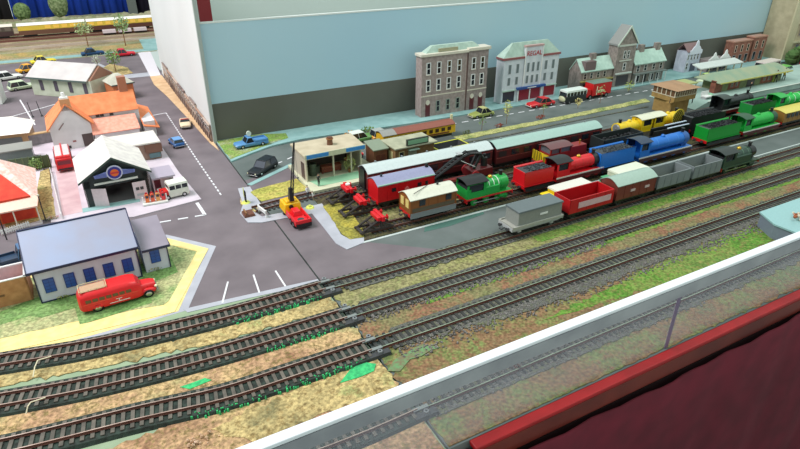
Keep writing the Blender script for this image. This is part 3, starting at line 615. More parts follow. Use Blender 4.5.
# crane
cr = thing('breakdown_crane', 'black and dark red railway breakdown crane with raised swan-neck jib', 'crane', put(53.4, y2))
chassis(cr, 10.6, 3.0, black, bogies=True)
b = MB(); b.box(-4.6, .4, -.5, .5, 1.35, 1.75, plas((150, 60, 56)), .1, .1); b.build('jib_rest_beam', cr)
b = MB(); b.cyl((1.9, 0, 1.3), (1.9, 0, 1.7), 1.3, 1.3, dgrey, 20); b.build('turntable', cr)
b = MB(); b.box(-.2, 4.4, -1.35, 1.35, 1.7, 3.0, maroon, .1, .1); b.build('crane_house', cr, bevel=.1)
b = MB(); b.cyl((3.3, 0, 3.0), (3.3, 0, 4.5), .6, .5, black, 14); b.cyl((3.3, 0, 4.5), (3.3, 0, 5.1), .2, .25, black, 10); b.build('crane_boiler', cr)
for s in (-1, 1):
    b = MB(); b.cyl((.6, s*1.45, 2.3), (.6, s*1.6, 2.3), .75, .75, plas((176, 50, 56)), 16); b.cyl((.6, s*1.6, 2.3), (.6, s*1.66, 2.3), .3, .3, black, 10); b.build('gear_wheel', cr)
b = MB()
for s in (-1, 1):
    pts = [(-.1, 2.7), (2.6, 4.6), (2.0, 5.6), (-.2, 5.9), (-1.8, 5.4), (-7.2, 2.5)]
    for (a, c) in zip(pts[1:-1], pts[2:]):
        b.cyl((a[0], s*.55, a[1]), (c[0], s*.4, c[1]), .3, .2, black, 6)
    b.cyl((.9, s*.5, 3.0), (2.2, s*.55, 5.5), .26, .26, black, 6)
for k in range(9):
    u = k/8; xx = -1.8-5.4*u; zz = 5.4-2.9*u; b.cyl((xx, -.5, zz), (xx-.55, .5, zz-.25), .07, .07, dgrey, 5)
b.build('jib', cr)
b = MB(); b.cyl((1.0, -.72, 3.4), (-2.0, -.72, 5.05), .06, .06, white, 5); b.cyl((-4.6, -.6, 3.9), (-2.6, -.6, 5.0), .07, .07, white, 5); b.build('jib_cable', cr, label='white jib cable')
b = MB(); b.cyl((-1.9, 0, 5.4), (-1.9, 0, 6.1), .1, .1, black, 6); b.box(-2.3, -1.5, -.5, .5, 6.0, 6.15, lgrey); b.build('jib_pulley', cr)
b = MB(); b.cyl((-7.1, 0, 2.5), (-7.1, 0, 1.9), .12, .12, dgrey, 6); b.ball((-7.1, 0, 1.8), .22, dgrey); b.build('hook', cr)
# dark red little engine
dr = thing('shunting_engine', 'dark red cabbed shunting engine with yellow and black chevron end, behind the red locomotive', 'locomotive', put(74.4, y2))
chassis(dr, 11.4, 3.0, black, beam=plas((150, 30, 32)))
dkr = plas((140, 30, 34))
b = MB(); b.box(.8, 5.2, -1.1, 1.1, 1.3, 3.3, dkr, .1, .15); b.build('bonnet', dr, bevel=.1)
b = MB(); b.box(-4.2, .8, -1.45, 1.45, 1.3, 2.9, dkr); 
for xx in (-4.2, -2.0, .55):
    for s in (-1, 1): b.box(xx, xx+.25, s*1.45-.1, s*1.45+.1, 2.9, 4.0, dkr)
b.build('cab', dr)
b = MB(); b.box(-4.0, .6, -1.3, 1.3, 2.9, 3.95, plas((96, 100, 112), .2)); b.build('cab_window', dr, smooth=False)
b = MB(); rr = [(u, 3.95+v) for u, v in arc(1.65, 0, .35)]+[(u, 3.85+v) for u, v in reversed(arc(1.65, 0, .35))]; b.ext(rr, -4.4, 1.0, plas((110, 70, 72)), 'x'); b.build('cab_roof', dr)
b = MB(); b.cyl((4.2, 0, 3.3), (4.2, 0, 4.0), .15, .15, M('brass', (212, 170, 70), .3, .8), 8); b.build('horn', dr)
def chevron(t, x, w, z0, z1, n=6, round_=False):
    y_, k_ = plas((236, 206, 40)), plas((24, 24, 24))
    b = MB(); b.box(x-.05, x, -w, w, z0, z1, y_); b.build('warning_panel', t, smooth=False)
    b = MB()
    for i in range(n):
        a = -w+2*w*i/n; d = w/n*.95; hh = z1-z0
        b.add([(x-.07, a, z0), (x-.07, a+d, z0), (x-.07, min(w, a+d+hh*.35), z1), (x-.07, min(w, a+hh*.35), z1)], [(0, 1, 2, 3)], k_)
    b.build('warning_stripes', t, smooth=False)
chevron(dr, -5.75, 1.4, 1.7, 3.4)
b = MB(); b.box(-5.7, -4.2, -1.2, 1.2, 1.3, 2.6, plas((200, 180, 40))); b.build('rear_bonnet', dr)
# dark wagons and locomotives behind the blue engine
open_wagon('coal_wagon', 'black coal wagon full of coal, behind the blue tender', 'wagon', 88.4, y2, 10.6, 3.4, 2.2, plas((44, 50, 50)), load=coalm)
t = thing('girder_wagon', 'black wagon carrying white-edged girders and a round yellow chevron board', 'wagon', put(101.9, y2)); chassis(t, 11.6, 3.2, black)
b = MB(); b.box(-5.8, 5.8, -1.6, 1.6, 1.3, 1.8, black); b.build('wagon_bed', t)
for k, (yy_, zz_) in enumerate(((-1.4, 2.9), (-.6, 3.3))):
    b = MB(); b.box(-4.8, 5.6, yy_-.12, yy_+.12, 1.8, zz_, black); b.box(-.8, 5.6, yy_-.16, yy_+.16, zz_, zz_+.14, plas((200, 214, 230))); b.build('girder', t, label='black girder with pale blue-white top edge')
t = thing('chevron_board', 'round yellow board with black criss-cross stripes on the girder wagon', 'board', (107.2, y2+1.2, ZT+1.8))
b = MB(); b.cyl((0, -.06, 1.9), (0, .06, 1.9), 1.75, 1.75, plas((226, 200, 60)), 24); b.build('disc', t)
b = MB()
for k in range(-3, 4):
    for sg in (-1, 1):
        L_ = math.sqrt(max(0, 1.6**2-(k*.42)**2)); a = Vector((k*.42*.7, 0, k*.42*.7*sg)); d = Vector((sg*-.707, 0, .707))
        b.cyl((a.x-d.x*L_, -.08, 1.9+a.z-d.z*L_), (a.x+d.x*L_, -.08, 1.9+a.z+d.z*L_), .07, .07, black, 4)
b.build('criss_cross', t, smooth=False)
b = MB(); b.box(-.12, .12, -.05, .05, 0, .3, dgrey); b.build('stem', t)
tender('locomotive_tender', 'large black tender with coal and a red buffer beam, behind the green tender', 114.0, y2+.2, 11.2, plas((36, 40, 42)), H=2.8)
loco('tender_locomotive', 'black tender locomotive in front of the station building', 132.4, YS1+.6, 12.4, plas((40, 44, 44)), valance=plas((120, 30, 32)), cabroof=plas((48, 58, 54)), bands=plas((60, 66, 64)), r=1.3)
tender('locomotive_tender', 'green tender behind the farthest bright green locomotive', 133.4, y2+.4, 9.0, plas((30, 140, 60)))
loco('tender_locomotive', 'farthest bright green tender locomotive at the right edge', 145.2, y2+.5, 12.4, plas((22, 190, 70)), r=1.3, smoke=plas((24, 170, 66)), cabroof=plas((30, 170, 70)))
# back siding
def coach(name, label, x, y, L, m, roofm, group=None, endm=None):
    t = thing(name, label, 'coach', put(x, y), 0, group); chassis(t, L, 3.3, black, bogies=True)
    z = 1.3; H = 2.9; W = 3.6
    b = MB(); b.box(-L/2, L/2, -W/2, W/2, z, z+H, m)
    b.ext([(-W/2, z+H-.02)]+[(u, z+H+v) for u, v in arc(W/2, 0, .75)][1:-1]+[(W/2, z+H-.02)], -L/2, L/2, endm or black, 'x')
    b.box(-L/2, L/2, -W/2-.04, -W/2, z+.95, z+1.05, plas((140, 60, 54))); b.box(-L/2, L/2, -W/2-.04, -W/2, z+2.35, z+2.45, plas((140, 60, 54)))
    b.build('body', t, bevel=.05)
    rr = [(u, z+H+v) for u, v in arc(W/2+.08, 0, .85, 14)]+[(u, z+H+v-.1) for u, v in reversed(arc(W/2+.08, 0, .85, 14))]
    b = MB(); b.ext(rr, -L/2-.05, L/2+.05, roofm, 'x'); b.build('roof', t)
    n = 9
    for k in range(n):
        xx = -L/2+L*(k+.5)/n
        b = MB(); b.box(xx-.85, xx+.85, -W/2-.06, -W/2-.03, z+1.25, z+2.2, glass if k % 3 else plas((46, 40, 42))); b.build('window', t, smooth=False)
    for s in (-1, 1):
        b = MB(); b.box(s*L/2-.25 if s < 0 else s*L/2, s*L/2 if s < 0 else s*L/2+.25, -.9, .9, z, z+H+.3, black); b.build('gangway', t)
    for k in range(5):
        xx = -L/2+L*(k+.5)/5; b = MB(); b.cyl((xx, .5, z+H+.75), (xx, .5, z+H+1.0), .15, .2, grey, 8); b.build('roof_vent', t)
    return t
cgrey = plas((196, 208, 206)); cg2 = plas((160, 190, 180))
coach('railway_coach', 'dark maroon railway coach with pale grey roof, behind the red breakdown van', 48.6, YS1-.1, 24.6, plas((90, 34, 36)), cgrey, 'maroon railway coaches')
coach('railway_coach', 'dark maroon railway coach with green-grey roof, right of the crane jib', 74.2, YS1-.55, 25.6, plas((86, 30, 32)), cg2, 'maroon railway coaches')
yl = plas((240, 206, 36))
loco('tank_locomotive', 'small yellow tank locomotive with cream cab roof, facing the maroon coaches', 96.4, YS1-1.3, 9.6, yl, flip=True, cabroof=plas((222, 222, 196)), cabL=3.2, r=1.25, hz=3.0, nw=2, wr=.6, edge=yl, smoke=yl, valance=maroon, bands=plas((236, 190, 40)), chim=black, W=3.0)
loco('tank_locomotive', 'small yellow tank locomotive backed against its twin, cream cab roof at left', 106.6, YS1-1.2, 9.6, yl, cabroof=plas((222, 222, 196)), cabL=3.2, r=1.25, hz=3.0, nw=2, wr=.6, edge=yl, smoke=yl, valance=maroon, bands=plas((236, 190, 40)), chim=black, W=3.0)
# goods train on the running line
yT = 57.2
t = open_wagon('tool_wagon', 'grey box-bodied wagon with dark lid at the left end of the goods train', 'wagon', 53.2, yT, 9.4, 3.4, .35, plas((176, 176, 166)), frame=lgrey)
b = MB(); b.box(-3.7, 4.4, -1.5, 1.5, 1.3, 3.6, plas((142, 146, 140)), .05, .05); b.build('box_body', t, bevel=.05)
b = MB(); b.box(-3.8, 4.5, -1.6, 1.6, 3.6, 3.85, plas((98, 108, 110)), .05, .05); b.build('lid', t, bevel=.04, label='dark grey lid')
b = MB(); b.box(.2, 1.6, -1.56, -1.5, 2.5, 2.8, white); b.build('side_panel', t, smooth=False)
open_wagon('open_wagon', 'red open wagon with white lettered side panel in the goods train', 'wagon', 63.4, yT+.05, 9.0, 3.5, 2.3, plas((190, 24, 30)), inner=plas((120, 20, 26)), stripe=plas((214, 178, 180)))
t = van('goods_van', 'red-brown goods van with pale green-grey arched roof in the goods train', 'van', 73.0, yT+.1, 8.6, 3.4, 2.5, plas((118, 56, 46)), plas((160, 184, 170)), .8)
for xx in (-.8, 2.4): b = MB(); b.box(xx-.5, xx+.5, -1.8, -1.72, 2.3, 2.7, plas((200, 180, 176))); b.build('side_panel', t, smooth=False)
gw = plas((126, 134, 136))
open_wagon('open_wagon', 'grey open wagon behind the red-brown van in the goods train', 'wagon', 82.0, yT+.15, 8.0, 3.5, 2.2, gw, inner=plas((150, 150, 130)))
open_wagon('open_wagon', 'grey open wagon coupled to the dark green tank engine', 'wagon', 90.4, yT+.2, 7.4, 3.5, 2.2, gw, inner=plas((150, 150, 130)))
loco('tank_locomotive', 'dark green tank locomotive pulling the goods train at its right end', 100.2, yT+.25, 10.6, plas((40, 66, 52)), tank=True, cabroof=plas((34, 42, 40)), dome=M('brass', (212, 170, 70), .3, .8), bands=plas((100, 130, 110)), edge=plas((60, 84, 66)), wr=.65, beam=plas((180, 50, 36)), cabL=3.4)
# buffer stops
def buffer_stop(y, label):
    t = thing('buffer_stop', label, 'buffer stop', (33.7, y, .56), 0, 'red buffer stops')
    t.scale = (1.45, 1.15, 1.3)
    b = MB()
    for s in (-1, 1):
        b.box(-2.6, 1.2, s*.82-.14, s*.82+.14, 0, .2, M('stop_iron', (70, 64, 62), .6, .3)); b.cyl((-.2, s*.82, .15), (-.2, s*.82, 1.35), .14, .14, MC['stop_iron'], 6)
        b.cyl((-2.3, s*.82, .15), (-.2, s*.82, 1.3), .13, .13, MC['stop_iron'], 6); b.cyl((1.0, s*.82, .15), (-.2, s*.82, .9), .1, .1, MC['stop_iron'], 6)
    b.box(-2.5, -2.2, -1.1, 1.1, 0, .16, MC['stop_iron']); b.box(-1.3, -1.1, -.9, .9, .5, .7, MC['stop_iron']); b.build('trestle', t)
    b = MB(); b.box(-.3, .05, -1.35, 1.35, 1.1, 1.7, plas((214, 20, 34))); b.box(-.7, -.3, -1.1, 1.1, 1.15, 1.6, plas((214, 20, 34))); b.build('beam', t, bevel=.05, label='red beam')
    for s in (-1, 1): b = MB(); b.cyl((.05, s*.85, 1.4), (.4, s*.85, 1.4), .14, .14, red, 8); b.cyl((.4, s*.85, 1.4), (.5, s*.85, 1.4), .3, .3, red, 10); b.build('buffer', t)
    return t
buffer_stop(YS3, 'red buffer stop nearest the yard road kerb'); buffer_stop(YS2, 'middle one of three red buffer stops'); b3 = buffer_stop(YS1-.2, 'farthest red buffer stop, in front of the filling station')
b = MB(); b.cyl((-.1, .2, 1.7), (-.1, .2, 1.85), .28, .28, white, 10); b.build('lamp', b3)
# hand points lever etc: grey lineside box with plants at the right behind the panel
t = thing('lineside_box', 'blue-grey lineside control box beside the lower line at the right', 'box', (0, 0, .1))
bx = [(82.2, 38.6), (84.0, 41.8), (104, 41.8), (104, 30.8), (82.8, 30.8)]
b = MB(); b.ext(bx, 0, 2.1, plas((120, 132, 144)), 'z'); b.build('box_body', t, smooth=False)
b = MB(); b.ext([(82.0, 38.6), (83.9, 42.0), (104.2, 42.0), (104.2, 30.6), (82.6, 30.6)], 2.1, 2.35, plas((150, 192, 192)), 'z'); b.build('lid', t, smooth=False, label='pale teal lid')
t = thing('flower_clump', 'small cream, rust and green model flower clump on the blue-grey box', 'plant', (86.6, 37.8, 2.45))
for nm, cc, ct, of in (('flowers', (226, 214, 190), 14, 0), ('rust_petals', (170, 90, 50), 6, .2), ('leaves', (150, 176, 110), 8, 1.2)):
    b = MB()
    for k in range(ct): b.ball((random.gauss(of, .6), random.gauss(0, .4), .25+random.random()*.5), random.uniform(.14, .3), plas(cc), .3, 5, 4)
    b.build(nm, t, smooth=False)
# ------------------------------------------------------------------ road vehicles
def heading(a, b): return math.atan2(b[1]-a[1], b[0]-a[0])
lampm = plas((240, 236, 200)); tail = plas((190, 30, 30))
def car(name, label, cat, loc, rz, body, L=5.2, W=2.1, style='saloon', roof=None, group=None, glassm=None, trim=None, H=1.75, z0=.32, lower=None):
    t = thing(name, label, cat, loc, rz, group); h = L/2; w = W/2; glassm = glassm or glass; roof = roof or body; trim = trim or silver; low = lower or body
    def sec(x, ww, za, zb, c=.18): return [(x, -ww, za+c), (x, -ww+c*.6, za), (x, ww-c*.6, za), (x, ww, za+c), (x, ww, zb-c), (x, ww-c*1.3, zb), (x, -ww+c*1.3, zb), (x, -ww, zb-c)]
    b = MB()
    def gh(x0, x1, x2, x3, za, zb, m, inset=.12, tw=.16):
        b.add([(x0, -w+inset, za), (x1, -w+inset, za), (x1, w-inset, za), (x0, w-inset, za), (x2, -w+inset+tw, zb), (x3, -w+inset+tw, zb), (x3, w-inset-tw, zb), (x2, w-inset-tw, zb)],
              [(0, 1, 5, 4), (1, 2, 6, 5), (2, 3, 7, 6), (3, 0, 4, 7), (4, 5, 6, 7)], m)
    zb = z0+.75
    if style in ('saloon', 'hatch', 'open', 'beetle', 'coupe'):
        bz = .02 if style != 'beetle' else -.12
        b.loft([sec(-h, w*.82, z0+.12, zb-.12), sec(-h+.25, w*.96, z0, zb), sec(0, w, z0, zb+.05), sec(h*.45, w, z0, zb+.02), sec(h-.45, w*.95, z0, zb-.08+bz), sec(h, w*.8, z0+.12, zb-.25+bz)], low)
        b.build('body', t)
        if style != 'open':
            r0 = {'saloon': (-h*.68, h*.30, -h*.42, h*.05), 'hatch': (-h*.92, h*.32, -h*.78, h*.06), 'beetle': (-h*.75, h*.25, -h*.35, h*.08), 'coupe': (-h*.8, h*.2, -h*.35, -.05)}[style]
            b = MB(); gh(*r0, zb, z0+H-.45, glassm); b.build('cabin_glass', t, smooth=False)
            b = MB(); x2, x3 = r0[2], r0[3]; b.box(x2-.05, x3+.05, -w+.3, w-.3, z0+H-.48, z0+H-.36, roof)
            for s in (-1, 1):
                for (xa, xb_) in ((r0[0], x2), (r0[1], x3), ((r0[0]+r0[1])/2, (x2+x3)/2)): b.cyl((xa, s*(w-.13), zb-.02), (xb_, s*(w-.28), z0+H-.42), .06, .06, roof, 5)
            b.build('cabin_roof', t, bevel=.03)
        else:
            b = MB(); b.box(-h*.55, h*.15, -w+.25, w-.25, zb-.25, zb+.1, roof); b.build('interior', t, label='red interior')
            b = MB(); gh(h*.12, h*.28, h*.08, h*.12, zb, zb+.42, glassm); b.build('windscreen', t, smooth=False)
            b = MB(); b.box(-h*.35, -h*.22, -w+.35, w-.35, zb, zb+.32, roof, .02, .1); b.build('seat', t)
    elif style in ('van', 'rover', 'bus'):
        nose = h-.05 if style == 'van' else h-1.1 if style == 'rover' else h-.05
        zt = z0+H
        b.loft([sec(-h, w*.94, z0, z0+H*.55, .1), sec(-h+.15, w, z0, z0+H*.55, .1), sec(nose-.2, w, z0, z0+H*.55, .1), sec(nose, w*.94, z0, z0+H*.52, .1)], low)
        if style == 'rover': b.box(nose-.1, h, -w*.8, w*.8, z0, z0+H*.5, trim if trim != silver else body, .0, .05)
        b.build('body', t)
        b = MB(); b.box(-h+.06, nose-.12, -w+.05, w-.05, z0+H*.54, z0+H*.86, glassm); b.build('cabin_glass', t, smooth=False)
        n = max(3, int(L/1.1))
        b = MB()
        for k in range(n+1):
            xx = -h+.08+(nose-.22+h)*k/n
            for s in (-1, 1): b.box(xx-.07, xx+.07, s*(w-.04)-.05, s*(w-.04)+.05, z0+H*.54, z0+H*.87, roof)
        b.box(-h, nose-.05, -w, w, z0+H*.84, zt, roof, .08, .1); b.build('roof', t, bevel=.06)
    elif style == 'pickup':
        b.loft([sec(-h, w*.92, z0, zb), sec(-h+.2, w, z0, zb), sec(h*.45, w, z0, zb), sec(h-.3, w*.96, z0, zb-.06), sec(h, w*.85, z0+.1, zb-.2)], low); b.build('body', t)
        b = MB(); gh(-h*.12, h*.40, 0, h*.24, zb, z0+H-.4, glassm); b.build('cabin_glass', t, smooth=False)
        b = MB(); b.box(-.05, h*.26, -w+.28, w-.28, z0+H-.44, z0+H-.3, roof)
        for s in (-1, 1):
            for (xa, xb_) in ((-h*.12, 0), (h*.40, h*.24)): b.cyl((xa, s*(w-.13), zb-.02), (xb_, s*(w-.28), z0+H-.38), .07, .07, roof, 5)
        b.build('cabin_roof', t, bevel=.03)
        b = MB(); b.box(-h+.05, -h*.15, -w, -w+.12, zb-.05, zb+.3, low); b.box(-h+.05, -h*.15, w-.12, w, zb-.05, zb+.3, low); b.box(-h+.05, -h+.17, -w, w, zb-.05, zb+.3, low); b.build('load_bed', t)
    for xx in (-h*.62, h*.62):
        for s in (-1, 1):
            b = MB(); b.cyl((0, s*-.16, 0), (0, s*.12, 0), .40, .40, tyre, 14); b.cyl((0, s*.12, 0), (0, s*.15, 0), .22, .2, silver, 10); b.build('wheel', t, (xx, s*(w-.12), .40))
    for s in (-1, 1):
        b = MB(); b.box(s*h-.07, s*h+.07, -w*.9, w*.9, z0+.05, z0+.2, trim); b.build('bumper', t, bevel=.02)
    for s in (-1, 1):
        b = MB(); b.cyl((h-.08, s*w*.62, z0+.42), (h+.04, s*w*.62, z0+.42), .13, .13, lampm, 8); b.build('headlight', t)
    return t
def atz(px_, py_, z=.0): x, y = G(px_, py_, z); return (x, y, z)
# red coach
cr_ = plas((226, 30, 36))
t = thing('motor_coach', 'red vintage motor coach with cream roof luggage rack parked on the grass', 'coach', (-2.1, 66.6, .13), math.radians(3)); t.scale = (1, 1, .82)
def sc(x, w, za, zb, c=.4): return [(x, -w, za+.1), (x, -w+.1, za), (x, w-.1, za), (x, w, za+.1), (x, w, zb-c*1.3), (x, w-c*.35, zb-c*.5), (x, w-c, zb), (x, -w+c, zb), (x, -w+c*.35, zb-c*.5), (x, -w, zb-c*1.3)]
b = MB(); b.loft([sc(-4.35, .95, .7, 2.4), sc(-4.1, 1.25, .45, 2.95), sc(-3.3, 1.38, .4, 3.2), sc(1.2, 1.38, .4, 3.2), sc(2.0, 1.34, .4, 3.0), sc(2.45, 1.2, .45, 2.35)], cr_); b.build('body', t)
b = MB(); b.loft([sc(2.2, 1.0, .5, 1.95, .3), sc(3.6, .8, .5, 1.85, .3), sc(4.1, .65, .55, 1.7, .3)], cr_); b.build('bonnet', t)
for s in (-1, 1):
    b = MB(); b.ball((3.1, s*1.0, .85), (.95, .3, .5), cr_, 0, 12, 8); b.build('front_wing', t)
    b = MB(); b.ball((-2.5, s*1.25, .8), (.9, .22, .5), cr_, 0, 12, 8); b.build('rear_wing', t)
    b = MB()
    for k in range(7): xx = -3.6+.72*k; b.box(xx, xx+.58, s*1.37-.03, s*1.37+.03, 1.75, 2.25, plas((96, 78, 50)))
    b.build('side_window', t, smooth=False)
    b = MB(); b.box(-3.9, 2.0, s*1.39-.02, s*1.39+.02, 1.55, 1.62, plas((236, 90, 70))); b.build('trim_line', t, smooth=False)
b = MB(); b.add([(2.02, -1.05, 2.15), (2.02, 1.05, 2.15), (1.98, .95, 2.75), (1.98, -.95, 2.75)], [(0, 1, 2, 3)], glass)
b.box(2.05, 2.2, -1.0, 1.0, 2.1, 2.7, glass); b.build('windscreen', t, smooth=False)
for xx in (-2.5, 3.1):
    for s in (-1, 1):
        b = MB(); b.cyl((0, -.2, 0), (0, .2, 0), .58, .58, tyre, 16); b.cyl((0, s*.2, 0), (0, s*.24, 0), .36, .3, silver, 12); b.build('wheel', t, (xx, s*1.22, .58))
for s in (-1, 1): b = MB(); b.ball((4.1, s*.75, 1.2), .2, lampm, 0, 8, 6); b.build('headlight', t)
b = MB(); b.box(4.15, 4.3, -1.1, 1.1, .45, .65, silver); b.build('bumper', t)
b = MB(); rk = plas((206, 190, 150))
for yy_ in (-.85, .85): b.cyl((-4.0, yy_, 3.5), (-1.1, yy_, 3.5), .05, .05, rk, 5)
for xx in (-4.0, -1.1): b.cyl((xx, -.85, 3.5), (xx, .85, 3.5), .05, .05, rk, 5)
for xx in (-4.0, -3, -2.1, -1.1):
    for yy_ in (-.85, .85): b.cyl((xx, yy_, 3.0), (xx, yy_, 3.5), .04, .04, rk, 5)
b.box(-3.9, -1.2, -.8, .8, 3.22, 3.3, plas((196, 160, 130))); b.build('luggage_rack', t, smooth=False, label='cream luggage rack')
b = MB(); b.box(-.5, .2, -1.42, -1.39, 1.25, 1.32, white); b.box(-.2, -.1, -1.42, -1.39, .95, 1.3, white); b.box(-1.2, 1.0, -1.42, -1.39, .78, .88, white); b.build('side_emblem', t, smooth=False, label='small white winged emblem')
# rear red bus beside garage
t = thing('town_bus', 'red bus seen from behind with pale ribbed roof, between the cottage and the garage', 'bus', (-6.7, 117.6, .22), math.radians(92))
b = MB(); b.box(-4.2, 4.2, -1.4, 1.4, .35, 2.6, red, .05, .1); b.build('body', t, bevel=.2)
b = MB(); b.box(-3.2, 3.6, -1.2, 1.2, 2.6, 2.85, plas((218, 200, 200)), .2, .1); b.build('roof', t, bevel=.1, label='pale roof')
b = MB(); b.box(-3.6, 4.0, -.12, .12, 2.84, 2.95, red)
b.box(-4.0, -3.0, -1.2, 1.2, 2.6, 2.9, red, .1, .1); b.build('roof_rib', t)
b = MB(); b.box(-4.26, -4.2, -1.05, 1.05, 1.5, 2.2, plas((120, 40, 50))); b.build('rear_window', t, smooth=False)
b = MB(); b.box(-4.27, -4.2, -1.2, 1.2, .5, .8, black); b.build('bumper', t, smooth=False)
for s in (-1, 1):
    b = MB()
    for k in range(6): b.box(-3.5+1.2*k, -2.6+1.2*k, s*1.4-.03, s*1.4+.03, 1.5, 2.2, glass)
    b.build('side_window', t, smooth=False)
for xx in (-2.5, 2.6):
    for s in (-1, 1): b = MB(); b.cyl((0, -.2, 0), (0, .2, 0), .5, .5, tyre, 14); b.build('wheel', t, (xx, s*1.2, .5))
# town vehicles
t = car('off_road_car', 'cream hardtop off-road car with red bonnet beside the fuel pumps', 'car', (8.8, 93.9, .2), PI+.12, plas((222, 224, 208)), 4.3, 2.2, 'rover', roof=plas((232, 234, 220)), H=2.3, trim=plas((222, 40, 34)))
car('convertible_car', 'cream open-top car with red interior on the town road beside the side board', 'car', (17.3, 131, .1), math.radians(-98), plas((234, 214, 180)), 5.4, 2.3, 'open', roof=plas((196, 66, 60)))
car('saloon_car', 'small bright blue car driving down the town road past the garage', 'car', (13.4, 119.3, .05), math.radians(97), plas((40, 96, 160)), 4.8, 2.2, 'hatch', roof=plas((96, 150, 206)))
t = car('pickup_truck', 'light blue pickup truck parked on grass against the backscene board', 'pickup', (26.4, 111.0, .36), math.radians(184), plas((92, 146, 196)), 6.6, 2.5, 'pickup', H=2.0)
b = MB(); b.cyl((0.2, .0, 1.95), (.2, .0, 2.3), .12, .12, white, 6); b.cyl((0.2, -.15, 2.6), (.2, .15, 2.6), .5, .5, plas((222, 230, 214)), 14); b.build('roof_sign', t, label='round white roof sign')
a_, b_ = G(273, 164, 0), G(249, 178, 0)
car('estate_car', 'black estate car with pale windscreen on the road behind the level crossing', 'car', ((a_[0]+b_[0])/2+.2, (a_[1]+b_[1])/2-.4, .05), heading(a_, b_), plas((22, 24, 32)), 6.6, 2.6, 'hatch', H=2.2, glassm=M('bright_glass', (70, 74, 86), .1, spec=.9))
# street vehicles
def street(px0, py0, px1, py1, z=.05):
    a = G(px0, py0, z); c = G(px1, py1, z); return ((a[0]+c[0])/2, (a[1]+c[1])/2), math.dist(a, c), heading(a, c)
p, L, r = street(465, 117, 488, 112); car('small_car', 'olive and cream small round car on the street before the grey building', 'car', (p[0], 106.0, .05), PI, plas((150, 160, 84)), 6.2, 2.5, 'beetle', roof=plas((190, 190, 130)), H=2.2, trim=plas((210, 206, 180)))
car('saloon_car', 'red saloon car outside the cinema', 'car', (97.2, 106.2, .05), PI, plas((208, 40, 44)), 7.6, 2.7, 'saloon', H=2.1, trim=plas((225, 225, 220)))
t = car('camper_van', 'black and white camper van on the street right of the red saloon', 'van', (106.6, 105.2, .05), PI, plas((40, 44, 44)), 6.8, 2.7, 'van', roof=plas((226, 236, 228)), H=3.0, lower=plas((48, 52, 52)))
b = MB(); b.ball((3.5, 0, 1.2), (.35, 1.2, .7), plas((206, 210, 170)), 0, 10, 6); b.build('front_panel', t, label='cream front panel')
t = thing('delivery_lorry', 'red box lorry with grey roof in front of the row of stone houses', 'lorry', (114.8, 106.0, .05), PI)
b = MB(); b.box(-4.4, 2.2, -1.5, 1.5, .8, 3.9, plas((204, 32, 34)), .05, .05); b.build('box_body', t, bevel=.1)
b = MB(); b.box(-4.4, 2.2, -1.5, 1.5, 3.9, 4.15, plas((110, 130, 118)), .2, .3); b.build('box_roof', t, label='grey-green roof')
b = MB(); b.box(2.3, 4.4, -1.4, 1.4, .6, 2.7, plas((204, 32, 34)), .25, .1); b.build('cab', t, bevel=.15)
b = MB(); b.box(4.1, 4.42, -1.2, 1.2, 1.6, 2.4, glass); b.build('windscreen', t, smooth=False)
b = MB(); b.box(-1.6, 1.0, 1.5, 1.56, 1.6, 2.2, plas((238, 226, 190))); b.box(.6, .9, 1.5, 1.56, 1.0, 3.2, plas((238, 226, 190))); b.build('side_panel', t, smooth=False)
for xx in (-2.8, 2.8):
    for s in (-1, 1): b = MB(); b.cyl((0, -.2, 0), (0, .2, 0), .6, .6, tyre, 14); b.cyl((0, s*.2, 0), (0, s*.23, 0), .3, .3, silver, 10); b.build('wheel', t, (xx, s*1.3, .6))
# right edge street traffic
car('saloon_car', 'white and lime green saloon car parked behind the station roof', 'car', (154.5, 101.8, .05), 0.1, plas((214, 228, 190)), 8, 3, 'saloon', roof=plas((190, 214, 120)), H=2.6)
car('pickup_truck', 'red and white truck parked behind the right end of the station roof', 'pickup', (184, 103.5, .05), .1, plas((190, 60, 54)), 9, 3.2, 'van', roof=plas((226, 214, 206)), H=2.6)
car('estate_car', 'lime green car beneath the hedge at the right edge', 'car', (186, 98.8, .05), .1, plas((110, 190, 90)), 8, 3, 'hatch', H=2.3)
t = car('town_bus', 'red bus cut off by the right edge of the photo', 'bus', (203.5, 100, .05), .1, plas((190, 24, 36)), 14, 3.4, 'bus', roof=plas((190, 24, 36)), H=5.2)
# crane lorry
t = thing('crane_lorry', 'red flatbed crane lorry with yellow cab and tall black jib at the level crossing', 'lorry', (23.7, 76.6, .12), math.radians(90))
lr = plas((226, 34, 44)); ly = plas((246, 190, 20))
b = MB(); b.box(-3.5, 3.0, -1.25, 1.25, .55, .95, lr); b.build('chassis', t, bevel=.05)
b = MB(); b.box(-3.5, .9, -1.25, -1.05, .95, 1.45, lr); b.box(-3.5, .9, 1.05, 1.25, .95, 1.45, lr); b.box(-3.5, -3.25, -1.25, 1.25, .95, 1.45, lr); b.box(-1.0, .9, -.7, .7, .95, 1.7, lr, .2, .2); b.build('flatbed', t, bevel=.05)
b = MB(); b.cyl((-2.2, 0, .95), (-2.2, 0, 1.05), .5, .5, dgrey, 14); b.build('winch_hole', t)
b = MB(); b.box(-3.6, -3.45, -1.2, 1.2, .3, .9, black); b.build('rear_bumper', t)
b = MB(); b.box(1.0, 3.9, -1.4, 1.4, .7, 2.2, ly, .2, .15); b.box(1.4, 3.2, -1.0, 1.0, 2.2, 2.6, ly, .2, .2); b.build('cab', t, bevel=.15, label='yellow cab')
b = MB(); b.cyl((1.15, .3, 1.7), (.95, .3, 1.7), .35, .35, black, 12); b.build('rear_window', t)
b = MB(); b.box(3.5, 3.88, -1.1, 1.1, 1.35, 2.0, glass); b.build('windscreen', t, smooth=False)
